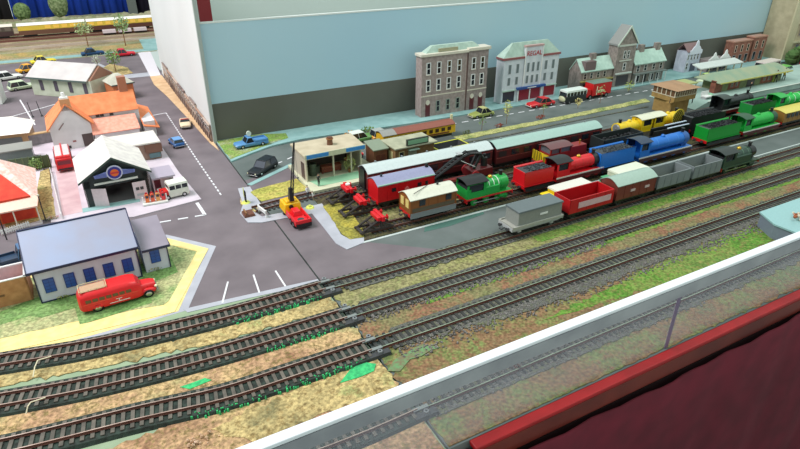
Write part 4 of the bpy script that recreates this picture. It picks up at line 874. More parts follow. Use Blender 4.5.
for xx in (-2.4, -1.2, 2.4):
    for s in (-1, 1): b = MB(); b.cyl((0, -.2, 0), (0, .2, 0), .5, .5, tyre, 14); b.cyl((0, s*.2, 0), (0, s*.23, 0), .25, .25, silver, 10); b.build('wheel', t, (xx, s*1.1, .5))
b = MB(); jx = 2.4; B0 = Vector((1.6, 0, 2.5)); B1 = Vector((3.9, -1.9, 10.8)); D = (B1-B0).normalized()
for (dx, dy) in ((-.25, -.22), (.25, -.22), (-.25, .22), (.25, .22)): b.cyl(B0+Vector((dx, dy, 0)), B1+Vector((dx*.3, dy*.3, 0)), .06, .05, black, 5)
for k in range(14):
    u = k/14; p0 = B0.lerp(B1, u); p1 = B0.lerp(B1, u+1/14); w_ = .25*(1-.7*u)
    b.cyl(p0+Vector((-w_, -w_, 0)), p1+Vector((w_, -w_, 0)), .035, .035, black, 4); b.cyl(p0+Vector((w_, w_, 0)), p1+Vector((-w_, w_, 0)), .035, .035, black, 4)
b.build('jib', t, smooth=False)
b = MB(); b.box(1.2, 2.2, -.35, .35, 2.5, 4.6, black, .25, .1); b.build('jib_base', t)
b = MB(); b.cyl(B1, B1+Vector((-.5, 0, -5.5)), .02, .02, black, 4); b.ball(B1+Vector((-.5, 0, -5.6)), .15, dgrey); b.build('hoist_rope', t)
# lorries on the yard road behind the goods train
def lorry(label, x, y, L, cab, bodym, roofm, H=2.0, rz=0, low=None):
    t = thing('box_lorry', label, 'lorry', (x, y, .05), rz); h = L/2
    b = MB(); b.box(-h, h, -1.3, 1.3, .45, .8, black); b.build('chassis', t)
    b = MB(); b.box(-h+.1, h-2.1, -1.5, 1.5, .8, .8+H, bodym); b.build('box_body', t, bevel=.05)
    b = MB(); b.box(-h, h-2.0, -1.6, 1.6, .8+H, .8+H+.35, roofm, .1, .1); b.build('box_roof', t, bevel=.05)
    b = MB(); b.box(h-1.95, h, -1.35, 1.35, .6, 2.0, cab, .2, .1); b.build('cab', t, bevel=.1)
    b = MB(); b.box(h-.3, h-.02, -1.1, 1.1, 1.3, 1.85, glass); b.build('windscreen', t, smooth=False)
    for xx in (-h*.6, h*.62):
        for s in (-1, 1): b = MB(); b.cyl((0, -.2, 0), (0, .2, 0), .48, .48, tyre, 14); b.build('wheel', t, (xx, s*1.2, .48))
    return t
lorry('yellow lorry with white flat top behind the red open wagon', 64.7, 62.2, 9.6, plas((244, 214, 30)), plas((238, 206, 30)), plas((226, 226, 214)), 1.5, PI+.03)
lorry('cream-topped green lorry behind the red-brown goods van', 78.2, 62.6, 9.2, plas((90, 170, 120)), plas((216, 220, 196)), plas((226, 230, 208)), 1.7, PI+.03)
# yellow railcar-like bus on the far road, skip and vehicles behind the filling station
t = thing('railcar', 'long yellow railcar body with red-brown roof standing behind the goods office', 'railcar', (57.6, 98.6, .05), math.radians(1))
b = MB(); b.box(-8.6, 8.6, -1.6, 1.6, 1.0, 2.9, plas((222, 176, 40)), .05, .05); b.build('body', t, bevel=.05)
b = MB(); rr = [(u, 2.9+v) for u, v in arc(1.75, 0, .6)]+[(u, 2.8+v) for u, v in reversed(arc(1.75, 0, .6))]; b.ext(rr, -5.6, 8.4, plas((142, 84, 70)), 'x'); b.ext(rr, -8.8, -5.6, plas((150, 150, 144)), 'x'); b.build('roof', t)
for k in range(9):
    b = MB(); xx = -5.0+1.5*k; b.box(xx-.4, xx+.4, -1.66, -1.6, 1.7, 2.4, plas((70, 44, 26))); b.build('window', t, smooth=False)
b = MB(); b.box(-1, 7, -1.67, -1.6, 1.15, 1.45, plas((120, 66, 40))); b.build('name_band', t, smooth=False)
b = MB(); b.box(-8, 8, -1.2, 1.2, .3, 1.0, black); b.build('underframe', t)
b = MB(); b.cyl((8.5, 0, 3.0), (8.5, 0, 4.4), .3, .3, plas((214, 214, 170)), 8); b.build('end_lamp', t)
for xx in (-6, -4.6, 4.6, 6):
    for s in (-1, 1): b = MB(); b.cyl((0, -.15, 0), (0, .15, 0), .5, .5, dgrey, 12); b.build('wheel', t, (xx, s*1.0, .5))
t = thing('skip_wagon', 'yellow open skip with dark inside behind the maroon coach roof', 'skip', (58.6, 88.0, .05), .05)
b = MB(); H_ = 1.9
b.add([(-2.8, -1.3, .6), (2.8, -1.3, .6), (2.8, 1.3, .6), (-2.8, 1.3, .6), (-3.6, -1.8, H_+.6), (3.6, -1.8, H_+.6), (3.6, 1.8, H_+.6), (-3.6, 1.8, H_+.6), (-3.3, -1.5, H_+.6), (3.3, -1.5, H_+.6), (3.3, 1.5, H_+.6), (-3.3, 1.5, H_+.6), (-3, -1.3, 1.6), (3, -1.3, 1.6), (3, 1.3, 1.6), (-3, 1.3, 1.6)],
      [(0, 1, 5, 4), (1, 2, 6, 5), (2, 3, 7, 6), (3, 0, 4, 7), (4, 5, 9, 8), (5, 6, 10, 9), (6, 7, 11, 10), (7, 4, 8, 11), (0, 3, 2, 1)], plas((206, 206, 54)))
b.add([(-3.3, -1.5, H_+.6), (3.3, -1.5, H_+.6), (3.3, 1.5, H_+.6), (-3.3, 1.5, H_+.6), (-3, -1.3, 1.4), (3, -1.3, 1.4), (3, 1.3, 1.4), (-3, 1.3, 1.4)], [(0, 1, 5, 4), (1, 2, 6, 5), (2, 3, 7, 6), (3, 0, 4, 7), (4, 5, 6, 7)], dgrey)
b.build('skip_body', t, smooth=False)
b = MB(); b.box(-3, 3, -1, 1, 0, .6, black); b.build('skid_base', t)
t = thing('low_wagon', 'dark grey low flat wagon standing behind the yellow skip', 'wagon', (59.0, 93.0, .05), .03)
b = MB(); b.box(-4.4, 4.4, -1.5, 1.5, .8, 1.5, plas((76, 84, 84))); b.build('deck', t, bevel=.05)
b = MB(); b.box(-4.2, 4.2, -1.1, 1.1, .0, .8, black, .2, .1); b.build('underframe', t)
car('rally_car', 'white and green car behind the filling station roof', 'car', (47.4, 104.0, .05), .1, plas((220, 226, 216)), 6.2, 2.6, 'hatch', roof=plas((226, 232, 222)), H=2.2, lower=plas((110, 160, 90)))
car('small_car', 'orange car nearest the filling station roof, left of the white and green car', 'car', (42.6, 101.4, .05), .1, plas((214, 140, 60)), 5.4, 2.4, 'saloon', H=1.9)
car('small_car', 'orange and cream car at the left end of the yellow railcar', 'car', (51.9, 103.4, .05), .1, plas((222, 160, 60)), 5.0, 2.3, 'hatch', roof=plas((170, 176, 170)), H=2.2)
car('small_car', 'bright red car roof visible between the filling station and goods office', 'car', (41.6, 95.6, .05), .3, plas((232, 30, 60)), 4.6, 2.2, 'hatch', H=3.0)
# far left vehicles
fc = [('red car on the far road beside the embankment', (13.2, 216, .1), 0.0, plas((226, 40, 60)), 'saloon', None), ('dark blue car on the far road left of the red one', (4.2, 222, .1), 0.05, plas((30, 70, 110)), 'saloon', None),
      ('yellow car on the far road behind the long shed', (-10.3, 216, .1), .2, plas((240, 220, 60)), 'saloon', None), ('orange-yellow car nearer than the yellow one, behind the long shed', (-13.8, 205, .1), .35, plas((244, 176, 50)), 'saloon', None),
      ('white car left of the orange-yellow one', (-19.0, 197, .1), .3, plas((230, 232, 226)), 'hatch', None), ('pale green car parked at the left end of the long shed', (-15.0, 183.5, .1), .3, plas((206, 222, 186)), 'hatch', None)]
for lab, lc, rz, m, st, g in fc: car('parked_car', lab, 'car', lc, rz, m, 7.0, 3.0, st, H=2.3)
car('parked_car', 'low white car beside the far traffic island', 'car', (6.4, 180.0, .1), -.25, plas((236, 238, 240)), 6.6, 2.8, 'coupe', H=1.9)
car('farm_truck', 'small dark blue truck behind the orange brick enclosure at the left', 'truck', (-12.8, 82.2, .05), .2, plas((44, 66, 92)), 5.0, 2.4, 'pickup', roof=plas((70, 110, 150)), H=2.4)
# ------------------------------------------------------------------ people
def figure(label, loc, coat, legs, rz=0, pose=0, hat=None, s=1.0, skin=(210, 160, 130)):
    t = thing('person', label, 'person', loc, rz)
    me = bpy.data.meshes.new('body'); L = S*s
    V = [(0, 0, 1.05), (0, 0, 1.35), (0, 0, 1.72), (0, 0, 1.95), (0, 0, 2.12), (0, .12, 1.02), (.02, .15, .55), (0, .16, .06), (.12, .16, .03), (0, -.12, 1.02), (.05 + pose*.1, -.15, .55), (pose*.1, -.16, .06), (.12+pose*.1, -.16, .03),
         (0, .25, 1.7), (.04, .32, 1.35), (.18, .30, 1.1), (0, -.25, 1.7), (.05+pose*.2, -.33, 1.38), (.2+pose*.3, -.28, 1.15+pose*.4)]
    E_ = [(0, 1), (1, 2), (2, 3), (3, 4), (0, 5), (5, 6), (6, 7), (7, 8), (0, 9), (9, 10), (10, 11), (11, 12), (2, 13), (13, 14), (14, 15), (2, 16), (16, 17), (17, 18)]
    R = [.17, .16, .19, .075, .13, .12, .085, .06, .05, .12, .085, .06, .05, .09, .065, .05, .09, .065, .05]
    me.from_pydata([Vector(v)*L for v in V], E_, []); o = bpy.data.objects.new('body', me); C.objects.link(o); o.parent = t
    sk = o.modifiers.new('skin', 'SKIN'); sv = me.skin_vertices[0].data
    for i, r_ in enumerate(R): sv[i].radius = (r_*L, r_*L)
    sv[0].use_root = True; sb = o.modifiers.new('sub', 'SUBSURF'); sb.levels = 1; sb.render_levels = 1
    dg = bpy.context.evaluated_depsgraph_get(); me2 = bpy.data.meshes.new_from_object(o.evaluated_get(dg)); o.modifiers.clear(); o.data = me2
    me2.materials.clear()
    for m in (plas(coat), plas(legs), plas(skin)): me2.materials.append(m)
    for p in me2.polygons:
        z = p.center.z/L; p.material_index = 2 if z > 1.86 or (z < 1.2 and abs(p.center.y/L) > .27 and z > .9) else (1 if z < 1.05 else 0); p.use_smooth = True
    b = MB(); b.ball((-.02*s, 0, 2.2*s), (.13*s, .12*s, .1*s), plas(hat or (60, 44, 34)), 0, 8, 5); b.build('hat' if hat else 'hair', t)
    return t
figure('person in dark coat standing on the filling station forecourt edge', (*G(319, 186, .6), .62), (50, 54, 52), (40, 40, 44), -1.2)
figure('person in white shirt standing on the crossing track', (*G(308, 198, .4), .42), (216, 216, 220), (60, 60, 70), -1.5, 1)
figure('person in pale clothes bending beside the crossing track', (*G(313, 201, .3), .3), (206, 206, 206), (150, 130, 110), -.6, 1, s=.8)
figure('person in green jacket on the garage forecourt beside the road', (9.6, 113.5, .2), (180, 200, 90), (34, 36, 40), 0)
figure('person in dark coat on the station platform, left of the yellow-coated one', (165, 89.5, 1.55), (36, 40, 44), (30, 30, 34), 0, 1, s=1.5)
figure('person in yellow coat on the station platform at the right', (169.5, 90.0, 1.55), (226, 186, 50), (50, 40, 36), 0, 1, s=1.5)
figure('person in black at the platform end near the signal box', (129.6, 88.2, .95), (30, 32, 36), (30, 30, 34), 2, s=1.3)
figure('person in dark coat at the platform edge in front of the station', (150.5, 87.2, 1.55), (44, 44, 40), (40, 36, 34), 2, s=1.1)
# crossing signs, gate
t = thing('crossing_sign', 'black and yellow crossing sign on a lime yellow base at the kerb corner', 'sign', (*G(246, 203, .1), .12))
b = MB(); b.cyl((0, 0, 0), (0, 0, .25), .75, .55, plas((226, 232, 110)), 12); b.build('base', t, label='lime yellow base')
b = MB(); b.box(-.1, .1, -.35, .35, .2, 2.1, black); b.box(-.08, -.14, .05, .4, 1.0, 2.6, plas((214, 220, 90))); b.build('sign_board', t, smooth=False)
t = thing('crossing_sign', 'low lime yellow sign base in front of the white-shirted figure', 'sign', (*G(310, 208, .1), .12))
b = MB(); b.cyl((0, 0, 0), (0, 0, .25), .75, .55, plas((226, 232, 110)), 12); b.build('base', t)
b = MB(); b.box(-.25, .25, -.3, .3, .25, .5, plas((214, 222, 120)), .1, .1); b.build('stub', t)
t = thing('crossing_gate', 'short white level crossing gate across the end of the track', 'gate', (*G(263, 215, .1), .15), math.radians(100))
b = MB(); b.box(-1.3, 1.5, -.12, .12, .55, 1.1, white); b.build('gate_bar', t, bevel=.03)
b = MB(); b.box(-1.3, -1.1, -.12, .12, 0, 1.2, white); b.box(1.3, 1.5, -.12, .12, 0, 1.2, white); b.build('gate_post', t)
t = thing('track_end_stop', 'rusty brown sleeper stop at the dead end of the crossing track', 'track stop', (17.6, 81.6, .1))
b = MB(); b.box(-.8, .9, -1.1, .9, 0, .45, plas((110, 66, 50)), .1, .1); b.build('block', t)
b = MB(); b.box(-.5, -.3, -.9, .7, .45, .8, wood); b.build('rail_bar', t)
# fuel pumps
t = thing('pump_island', 'white pump island kerb in front of the garage', 'kerb island', (5.6, 92.6, .24), math.radians(-3))
b = MB(); b.box(-1.9, 1.9, -.75, .75, 0, .3, plas((226, 230, 222))); b.build('slab', t, bevel=.05)
for s in (-1.75, 1.75): b = MB(); b.cyl((s, 0, .3), (s, 0, 1.3), .12, .12, white, 8); b.build('bollard', t)
def pump(x, y, lab, c=(236, 120, 60)):
    t = thing('fuel_pump', lab, 'fuel pump', (x, y, .54), 0, 'fuel pumps at the garage')
    b = MB(); b.box(-.3, .3, -.25, .25, 0, 1.35, plas(c), .03, .03); b.build('cabinet', t, bevel=.04)
    b = MB(); b.box(-.2, .2, -.28, -.25, .75, 1.15, plas((60, 60, 70))); b.build('dial', t, smooth=False)
    b = MB(); b.cyl((0, -.05, 1.5), (0, .05, 1.5), .2, .2, red, 10); b.cyl((0, 0, 1.3), (0, 0, 1.45), .08, .08, white, 6); b.build('globe', t, label='red globe')
    b = MB(); b.cyl((.32, 0, 1.0), (.42, -.1, .4), .03, .03, black, 5); b.build('hose', t)
pump(4.5, 92.7, 'leftmost orange fuel pump with red globe'); pump(5.3, 92.65, 'second orange fuel pump from the left', (230, 96, 60)); pump(6.1, 92.6, 'third orange fuel pump from the left', (236, 160, 90)); pump(6.9, 92.55, 'orange-red fuel pump nearest the cream off-road car', (226, 60, 60))
# saplings, weeds, bushes
def leafcloud(b, c, r, n, m, s=.22):
    for i in range(n):
        while True:
            p = Vector([random.uniform(-1, 1) for _ in range(3)])
            if p.length < 1: break
        p = Vector((c[0]+p.x*r[0], c[1]+p.y*r[1], c[2]+p.z*r[2])); d = Vector([random.gauss(0, 1) for _ in range(3)]).normalized(); e = d.orthogonal().normalized(); f_ = d.cross(e)
        b.add([p+e*s, p+f_*s, p-e*s*.8-f_*s*.6], [(0, 1, 2)], m)
def tree(name, label, loc, h, crown, n, m, trunkm=None, group=None, s=.22, tr=.07, cz=None, cat='tree'):
    t = thing(name, label, cat, loc, 0, group); b = MB(); b.cyl((0, 0, 0), (.05, 0, h*.6), tr, tr*.6, trunkm or wood, 6)
    for k in range(3): b.cyl((.03, 0, h*.4), (random.uniform(-1, 1)*crown[0]*.6, random.uniform(-1, 1)*crown[1]*.5, h*.85), tr*.5, tr*.25, trunkm or wood, 5)
    b.build('trunk', t)
    b = MB(); leafcloud(b, (0, 0, cz or h-crown[2]), crown, n, m, s); b.build('foliage', t, smooth=False); return t
lf = plas((206, 206, 110), .8); lf2 = plas((120, 150, 80), .8); lf3 = plas((160, 184, 120), .8)
tree('sapling', 'pale yellow-leaved sapling on the verge before the cinema', (80.6, 98.3, .2), 5.6, (1.0, .9, 1.9), 90, lf)
tree('sapling', 'small green sapling on the verge left of the yellow-leaved one', (73.4, 97.6, .2), 3.4, (.9, .8, 1.2), 30, lf2)
tree('sapling', 'thin green sapling on the verge opposite the red saloon', (91.6, 98.8, .2), 4.0, (.9, .8, 1.4), 28, lf2)
tree('sapling', 'pale cream-leaved bush on the verge in front of the camper van', (103.6, 100.0, .2), 2.6, (1.1, .8, 1.0), 60, plas((226, 216, 150), .8))
tree('sapling', 'thin green sapling on the verge before the tower house', (111.5, 100.6, .2), 4.6, (.9, .8, 1.3), 36, lf3)
tree('sapling', 'yellow-green bush at the street edge right of the red box lorry', (126.5, 105.0, .1), 3.0, (1.4, 1.0, 1.3), 70, plas((170, 186, 90), .8))
for i, (xx, lab) in enumerate(((69.0, 'rust and green weed clump at the left end of the verge'), (78.0, 'rust-coloured weed clump below the yellow-leaved sapling'), (90.2, 'rust-coloured weed clump on the verge opposite the cinema'))):
    t = thing('weed_clump', lab, 'weeds', (xx, 97.1+i*.5, .28)); b = MB(); leafcloud(b, (0, 0, .25), (1.3, .6, .4), 60, plas((150, 70, 50) if i else (90, 100, 60)), .2); b.build('leaves', t, smooth=False)
for i, (q, lab, m, sz) in enumerate(((G(348, 137, 0), 'orange flowering shrub behind the filling station roof', plas((200, 140, 70)), (1.6, 1, 1.0)), (G(365, 133, 0), 'green shrub in front of the white and green car', lf2, (1.8, 1, 1.0)), (G(383, 136, 0), 'dark green shrub left of the railcar', plas((70, 96, 62)), (1.6, 1, .9)))):
    t = thing('shrub', lab, 'shrub', (q[0], q[1]-1.5, .05)); b = MB(); leafcloud(b, (0, 0, .9), sz, 110, m, .25); b.build('leaves', t, smooth=False)
    b = MB(); b.cyl((0, 0, 0), (0, 0, .9), .12, .08, wood, 6); b.build('stem', t)
# far trees
def conifer(label, loc, h, r, m):
    t = thing('conifer_tree', label, 'tree', loc); b = MB(); b.ball((0, 0, h*.55), (r, r, h*.5), m, .06, 20, 14); leafcloud(b, (0, 0, h*.55), (r*1.04, r*1.04, h*.51), 500, m, .35); b.build('foliage', t, smooth=False)
    b = MB(); b.cyl((0, 0, 0), (0, 0, h*.3), r*.25, r*.2, wood, 8); b.build('trunk', t)
fg = M('conifer_green', (128, 150, 96), .9, c2=(70, 92, 50), scale=1)
conifer('short rounded conifer against the dark drape behind the far railway', (-17, 301, 1.6), 7, 3.2, fg)
conifer('tall rounded conifer against the blue drape behind the far railway', (-3, 303, 1.6), 11, 3.6, M('conifer_green_pale', (150, 164, 120), .9, c2=(84, 104, 60), scale=1))
tree('roadside_tree', 'small tree on the embankment in front of the far yellow coach, left one', (3.6, 238, .1), 8.5, (3.2, 2.4, 2.2), 160, plas((176, 190, 140), .8), s=.5, tr=.2)
tree('roadside_tree', 'small tree on the embankment above the red car', (15.4, 233, .1), 11, (2.4, 2.2, 3.2), 160, plas((150, 176, 120), .8), s=.5, tr=.2)
tree('roadside_tree', 'green tree on the traffic island above the white car', (8.6, 193, .1), 6.5, (2.2, 2, 2.2), 160, plas((130, 160, 96), .8), s=.4, tr=.15)
tree('shrub', 'pale shrub on the traffic island left of the green tree', (4.2, 199, .1), 4.2, (1.4, 1.4, 1.4), 60, plas((200, 206, 190), .8), s=.35, tr=.1, cat='shrub')
tree('bare_tree', 'thin bare tree beside the cottage chimney', (8.2, 146, .1), 5.5, (1.4, 1.2, 2.2), 60, plas((130, 110, 110), .8), plas((70, 60, 64)), s=.15, tr=.12)
# ------------------------------------------------------------------ right-hand buildings
def brick(name, c, c2, s=1.2): return M(name, c, .85, c2=c2, scale=s, detail=6, bump=.2)
def win(t, x, z, w, h, y, frame=white, pane=None, d=.1, bars=True, sill=None, name='window'):
    b = MB(); b.box(x-w/2, x+w/2, y-d, y, z, z+h, frame)
    if sill: b.box(x-w/2-.1, x+w/2+.1, y-d-.12, y, z-.12, z, sill)
    o = b.build(name, t, smooth=False)
    b = MB(); f = w*.2
    if bars:
        b.box(x-w/2+f, x+w/2-f, y-d-.03, y-d, z+f*.6, z+h*.47, pane or glass); b.box(x-w/2+f, x+w/2-f, y-d-.03, y-d, z+h*.53, z+h-f*.6, pane or glass)
    else: b.box(x-w/2+f*.6, x+w/2-f*.6, y-d-.03, y-d, z+f*.5, z+h-f*.5, pane or glass)
    b.build('pane', o, smooth=False); return o
def hip(b, x0, x1, y0, y1, z0, z1, ix, iy, m, ov=.3):
    b.add([(x0-ov, y0-ov, z0), (x1+ov, y0-ov, z0), (x1+ov, y1+ov, z0), (x0-ov, y1+ov, z0), (x0+ix, y0+iy, z1), (x1-ix, y0+iy, z1), (x1-ix, y1-iy, z1), (x0+ix, y1-iy, z1)],
          [(0, 1, 5, 4), (1, 2, 6, 5), (2, 3, 7, 6), (3, 0, 4, 7), (4, 5, 6, 7), (0, 3, 2, 1)], m)
stone = brick('grey_pink_brick', (172, 156, 150), (148, 132, 128)); stone2 = brick('grey_brick_darker', (160, 146, 142), (136, 122, 118))
roofg = M('pale_green_slate', (176, 198, 184), .8, c2=(158, 182, 168), scale=.8); creamt = plas((222, 214, 196))
Y = 111.0
t = thing('town_building', 'tall three-storey grey brick town building with cream cornice, nearest the backscene', 'building', (65.9, Y, .3)); t.scale = (.88, .45, 1)
b = MB(); b.box(0, 13.6, 0, 5.8, 0, 13.6, stone); b.box(14.1, 20.4, -.1, 5.8, 0, 13.8, stone2); b.box(13.6, 14.1, .15, 5.8, 0, 13.4, plas((110, 84, 80))); b.build('walls', t, smooth=False)
b = MB(); b.box(-.4, 14.0, -.5, 5.8, 13.6, 14.2, creamt); b.box(13.9, 21.0, -.6, 5.8, 13.8, 14.5, creamt); b.build('cornice', t, bevel=.08)
b = MB(); b.box(0, 13.4, -.12, 0, 4.7, 4.95, creamt); b.box(14.1, 20.4, -.22, -.1, 4.7, 4.95, creamt); b.build('string_course', t, smooth=False)
b = MB(); hip(b, 1.5, 18.5, 1.2, 5.8, 14.2, 15.6, 2.2, 1.4, roofg, 0); b.build('roof', t, smooth=False)
b = MB(); b.box(5.2, 11, 1.0, 1.6, 14.3, 15.0, plas((164, 160, 130))); b.build('roof_parapet', t)
for z in (5.8, 9.6):
    for x in (2.0, 5.1, 8.2, 11.3): win(t, x, z, 1.35, 2.7, 0, white, sill=creamt)
    for x in (15.8, 18.6): win(t, x, z, 1.35, 2.7, -.1, white, sill=creamt)
for x in (5.1, 8.2, 11.3): win(t, x, .9, 1.3, 2.6, 0, plas((150, 160, 150)))
for x, d in ((2.0, 0), (15.8, -.1), (18.6, -.1)):
    b = MB(); b.box(x-.7, x+.7, d-.08, d, 0, 3.0, plas((96, 40, 46))); b.build('door', t, smooth=False)
    b = MB(); b.cyl((x, d-.1, 3.3), (x, d, 3.3), .6, .6, creamt, 12); b.build('door_arch', t, smooth=False)
# cinema
wht = brick('cinema_white_wall', (214, 218, 222), (196, 202, 208), .6); dkr2 = plas((120, 50, 56))
t = thing('cinema_building', 'white three-storey cinema with red REGAL sign and blue canopy band', 'building', (88.7, Y, .3)); t.scale = (.98, .5, 1)
b = MB(); b.box(0, 17.6, 0, 5.8, 0, 10.6, wht); b.box(6.4, 11.8, -.3, 1.2, 0, 13.2, wht); b.build('walls', t, smooth=False)
b = MB(); b.box(-.3, 6.4, -.35, 5.8, 10.6, 11.1, plas((150, 90, 90))); b.box(11.8, 17.9, -.35, 5.8, 10.6, 11.1, plas((150, 90, 90))); b.box(6.2, 12.0, -.5, 1.2, 13.2, 13.6, plas((196, 160, 156))); b.build('cornice', t, smooth=False)
b = MB(); hip(b, 0, 17.6, .4, 5.8, 11.1, 14.2, 3.2, 2.2, roofg, .2); b.build('roof', t, smooth=False)
for x in (6.4, 11.8): b = MB(); b.box(x-.15, x+.15, -.45, -.25, 3.4, 13.2, white); b.build('pilaster', t, smooth=False)
for z, h in ((4.4, 2.0), (7.2, 2.3)):
    for x in (1.9, 4.3, 13.4, 15.8): win(t, x, z, .95, h, 0, plas((190, 196, 200)), bars=False, pane=plas((110, 122, 124)))
    for x in (7.5, 9.1, 10.7): win(t, x, z, .85, h, -.3, plas((190, 196, 200)), bars=False, pane=plas((110, 122, 124)))
text_mesh('REGAL', 1.6, plas((190, 40, 56)), 'sign_lettering', t, ((9.1, -.42, 11.6), PI/2, 0), .05)
b = MB(); b.box(4.4, 13.6, -1.3, 0, 3.1, 3.7, plas((44, 84, 150))); b.build('canopy', t, bevel=.03, label='blue canopy band')
text_mesh('CINEMA', .5, white, 'canopy_lettering', t, ((9.3, -1.36, 3.4), PI/2, 0), .02) if False else None
b = MB(); b.box(7.6, 10.4, -1.34, -1.3, 3.3, 3.5, white); b.build('canopy_panel', t, smooth=False)
b = MB(); b.box(5.4, 12.2, -.36, -.3, .3, 3.0, plas((140, 40, 56))); b.build('entrance_doors', t, smooth=False)
for x in (5.0, 8.8, 12.6): b = MB(); b.box(x-.15, x+.15, -.6, -.3, 0, 3.1, white); b.build('column', t, smooth=False)
for x, c in ((2.2, (52, 56, 66)), (15.4, (150, 46, 56))):
    b = MB(); b.box(x-1.8, x+1.8, -.06, 0, .4, 2.9, plas(c)); b.build('shop_window', t, smooth=False)
b = MB(); b.box(0, 4.4, -.5, 0, 3.0, 3.3, roofg); b.box(13.6, 17.6, -.5, 0, 3.0, 3.3, roofg); b.build('awning', t, smooth=False)
# stone row with tower
st = brick('stone_house', (160, 148, 140), (128, 118, 112), 1); roofm = M('mint_roof', (188, 214, 200), .8, c2=(170, 198, 184), scale=.8)
def gable_roof(b, x0, x1, y0, y1, z0, z1, m, ov=.4):
    ym = (y0+y1)/2; b.ext([(y0-ov, z0), (ym, z1), (y1+ov*.2, z0), (y1+ov*.2, z0-.2), (ym, z1-.25), (y0-ov, z0-.25)], x0-ov*.5, x1+ov*.5, m, 'x')
t = thing('stone_house', 'low grey stone house with mint roof, left of the gabled tower', 'house', (113.6, 110.3, .3)); t.scale = (.86, .7, .95)
b = MB(); b.box(0, 13.2, 0, 6, 0, 5.6, st); b.ext([(0, 5.6), (3.0, 8.6), (6, 5.6)], .1, 13.1, st, 'x'); b.build('walls', t, smooth=False)
b = MB(); gable_roof(b, 0, 13.2, 0, 6, 5.6, 8.8, roofm); b.build('roof', t, smooth=False)
b = MB(); b.box(1.3, 5.6, -.2, 2.2, 5.8, 8.2, plas((120, 100, 100))); b.build('dormer', t)
b = MB(); b.box(5.2, 7.4, 2.3, 3.7, 8.0, 9.8, st); b.build('chimney', t)
for x in (1.8, 4.4, 7.2, 9.9): win(t, x, 3.4, 1.3, 1.7, 0, plas((190, 184, 172)))
b = MB(); b.box(0, 13.2, -1.0, 0, 2.8, 3.1, plas((160, 150, 90))); b.build('shop_canopy', t)
for x in (2.5, 6.5, 10.5): win(t, x, .3, 2.6, 2.1, 0, plas((120, 110, 100)), bars=False, name='shop_window')
t = thing('tower_house', 'tall narrow stone house with steep gable and arched windows', 'house', (125.3, 109.9, .3)); t.scale = (.76, .5, .89)
b = MB(); b.box(0, 9.0, 0, 6.5, 0, 12.6, st); b.ext([(0, 12.6), (4.5, 17.0), (9.0, 12.6)], 0, 6.5, st, 'y'); b.build('walls', t, smooth=False)
b = MB(); b.ext([(-.5, 12.3), (4.5, 17.4), (9.5, 12.3), (9.5, 12.8), (4.5, 17.9), (-.5, 12.8)], -.4, 6.6, plas((150, 150, 146)), 'y'); b.build('roof', t, smooth=False)
b = MB(); b.ext([(-.6, 12.1), (4.5, 17.3), (9.6, 12.1), (9.6, 12.7), (4.5, 18.0), (-.6, 12.7)], -.55, -.3, plas((214, 226, 210)), 'y'); b.build('bargeboard', t, smooth=False)
b = MB(); b.box(.2, 8.8, -.25, 0, 12.0, 12.5, plas((204, 208, 196))); b.box(1.6, 7.4, -.3, 0, 7.6, 7.95, plas((204, 208, 196))); b.box(.6, 8.4, -.8, 0, 3.8, 4.2, plas((204, 214, 206))); b.build('string_course', t, smooth=False)
for x in (3.7, 5.5): win(t, x, 8.3, 1.2, 2.4, 0, white)
win(t, 4.5, 4.8, 1.5, 2.3, 0, white)
b = MB(); b.box(1.5, 7.5, -.1, 0, .3, 3.3, plas((70, 66, 70))); b.build('shop_window', t, smooth=False)
t = thing('stone_house', 'stone house with mint roof, two chimneys and white veranda posts, right of the gabled tower', 'house', (132.9, 110.0, .3)); t.scale = (.97, .8, 1)
b = MB(); b.box(0, 12.6, 0, 6, 0, 5.4, st); b.ext([(0, 5.4), (3.0, 8.2), (6, 5.4)], .1, 12.5, st, 'x'); b.build('walls', t, smooth=False)
b = MB(); gable_roof(b, 0, 12.6, 0, 6, 5.4, 8.5, roofm); b.build('roof', t, smooth=False)
for x in (4.4, 11.0): b = MB(); b.box(x-.9, x+.9, 2.4, 3.8, 7.6, 9.9, st); b.build('chimney', t)
for x in (1.6, 4.6, 8.0, 11.0): win(t, x, 3.2, 1.3, 1.8, 0, plas((196, 196, 190)))
b = MB(); b.box(-.2, 12.8, -1.6, 0, 2.7, 2.95, plas((120, 130, 126))); b.build('veranda_roof', t)
for x in (.2, 3.2, 6.2, 9.4, 12.4): b = MB(); b.cyl((x, -1.4, 0), (x, -1.4, 2.7), .13, .13, white, 6); b.build('veranda_post', t)
for x in (2.0, 7.8, 10.6): win(t, x, .2, 1.8, 2.1, 0, white, bars=False, name='shop_window')
b = MB(); b.box(4.2, 5.6, -.08, 0, 0, 2.3, plas((46, 40, 40))); b.build('door', t, smooth=False)
# white gabled shops
wsh = brick('white_render', (210, 214, 226), (186, 190, 204), .6)
def dutch(x0, x1, z0, z1):
    w = x1-x0; m = (x0+x1)/2; return [(x0, z0-1.2), (x0, z0), (x0+w*.12, z0+.1), (x0+w*.25, z0+(z1-z0)*.35), (x0+w*.36, z0+(z1-z0)*.45), (m-w*.08, z1-.4), (m, z1), (m+w*.08, z1-.4), (x1-w*.36, z0+(z1-z0)*.45), (x1-w*.25, z0+(z1-z0)*.35), (x1-w*.12, z0+.1), (x1, z0), (x1, z0-1.2)]
t = thing('gabled_shop', 'two-storey white shop with ornate curved gable and veranda', 'shop', (157.2, 112.2, .3)); t.scale = (.6, .6, .95)
b = MB(); b.box(0, 10.4, 0, 6, 0, 6.4, wsh); b.build('walls', t, smooth=False)
b = MB(); b.ext(dutch(1.6, 10.6, 6.6, 9.6), -.3, .1, plas((226, 230, 240)), 'y'); b.build('gable', t, smooth=False)
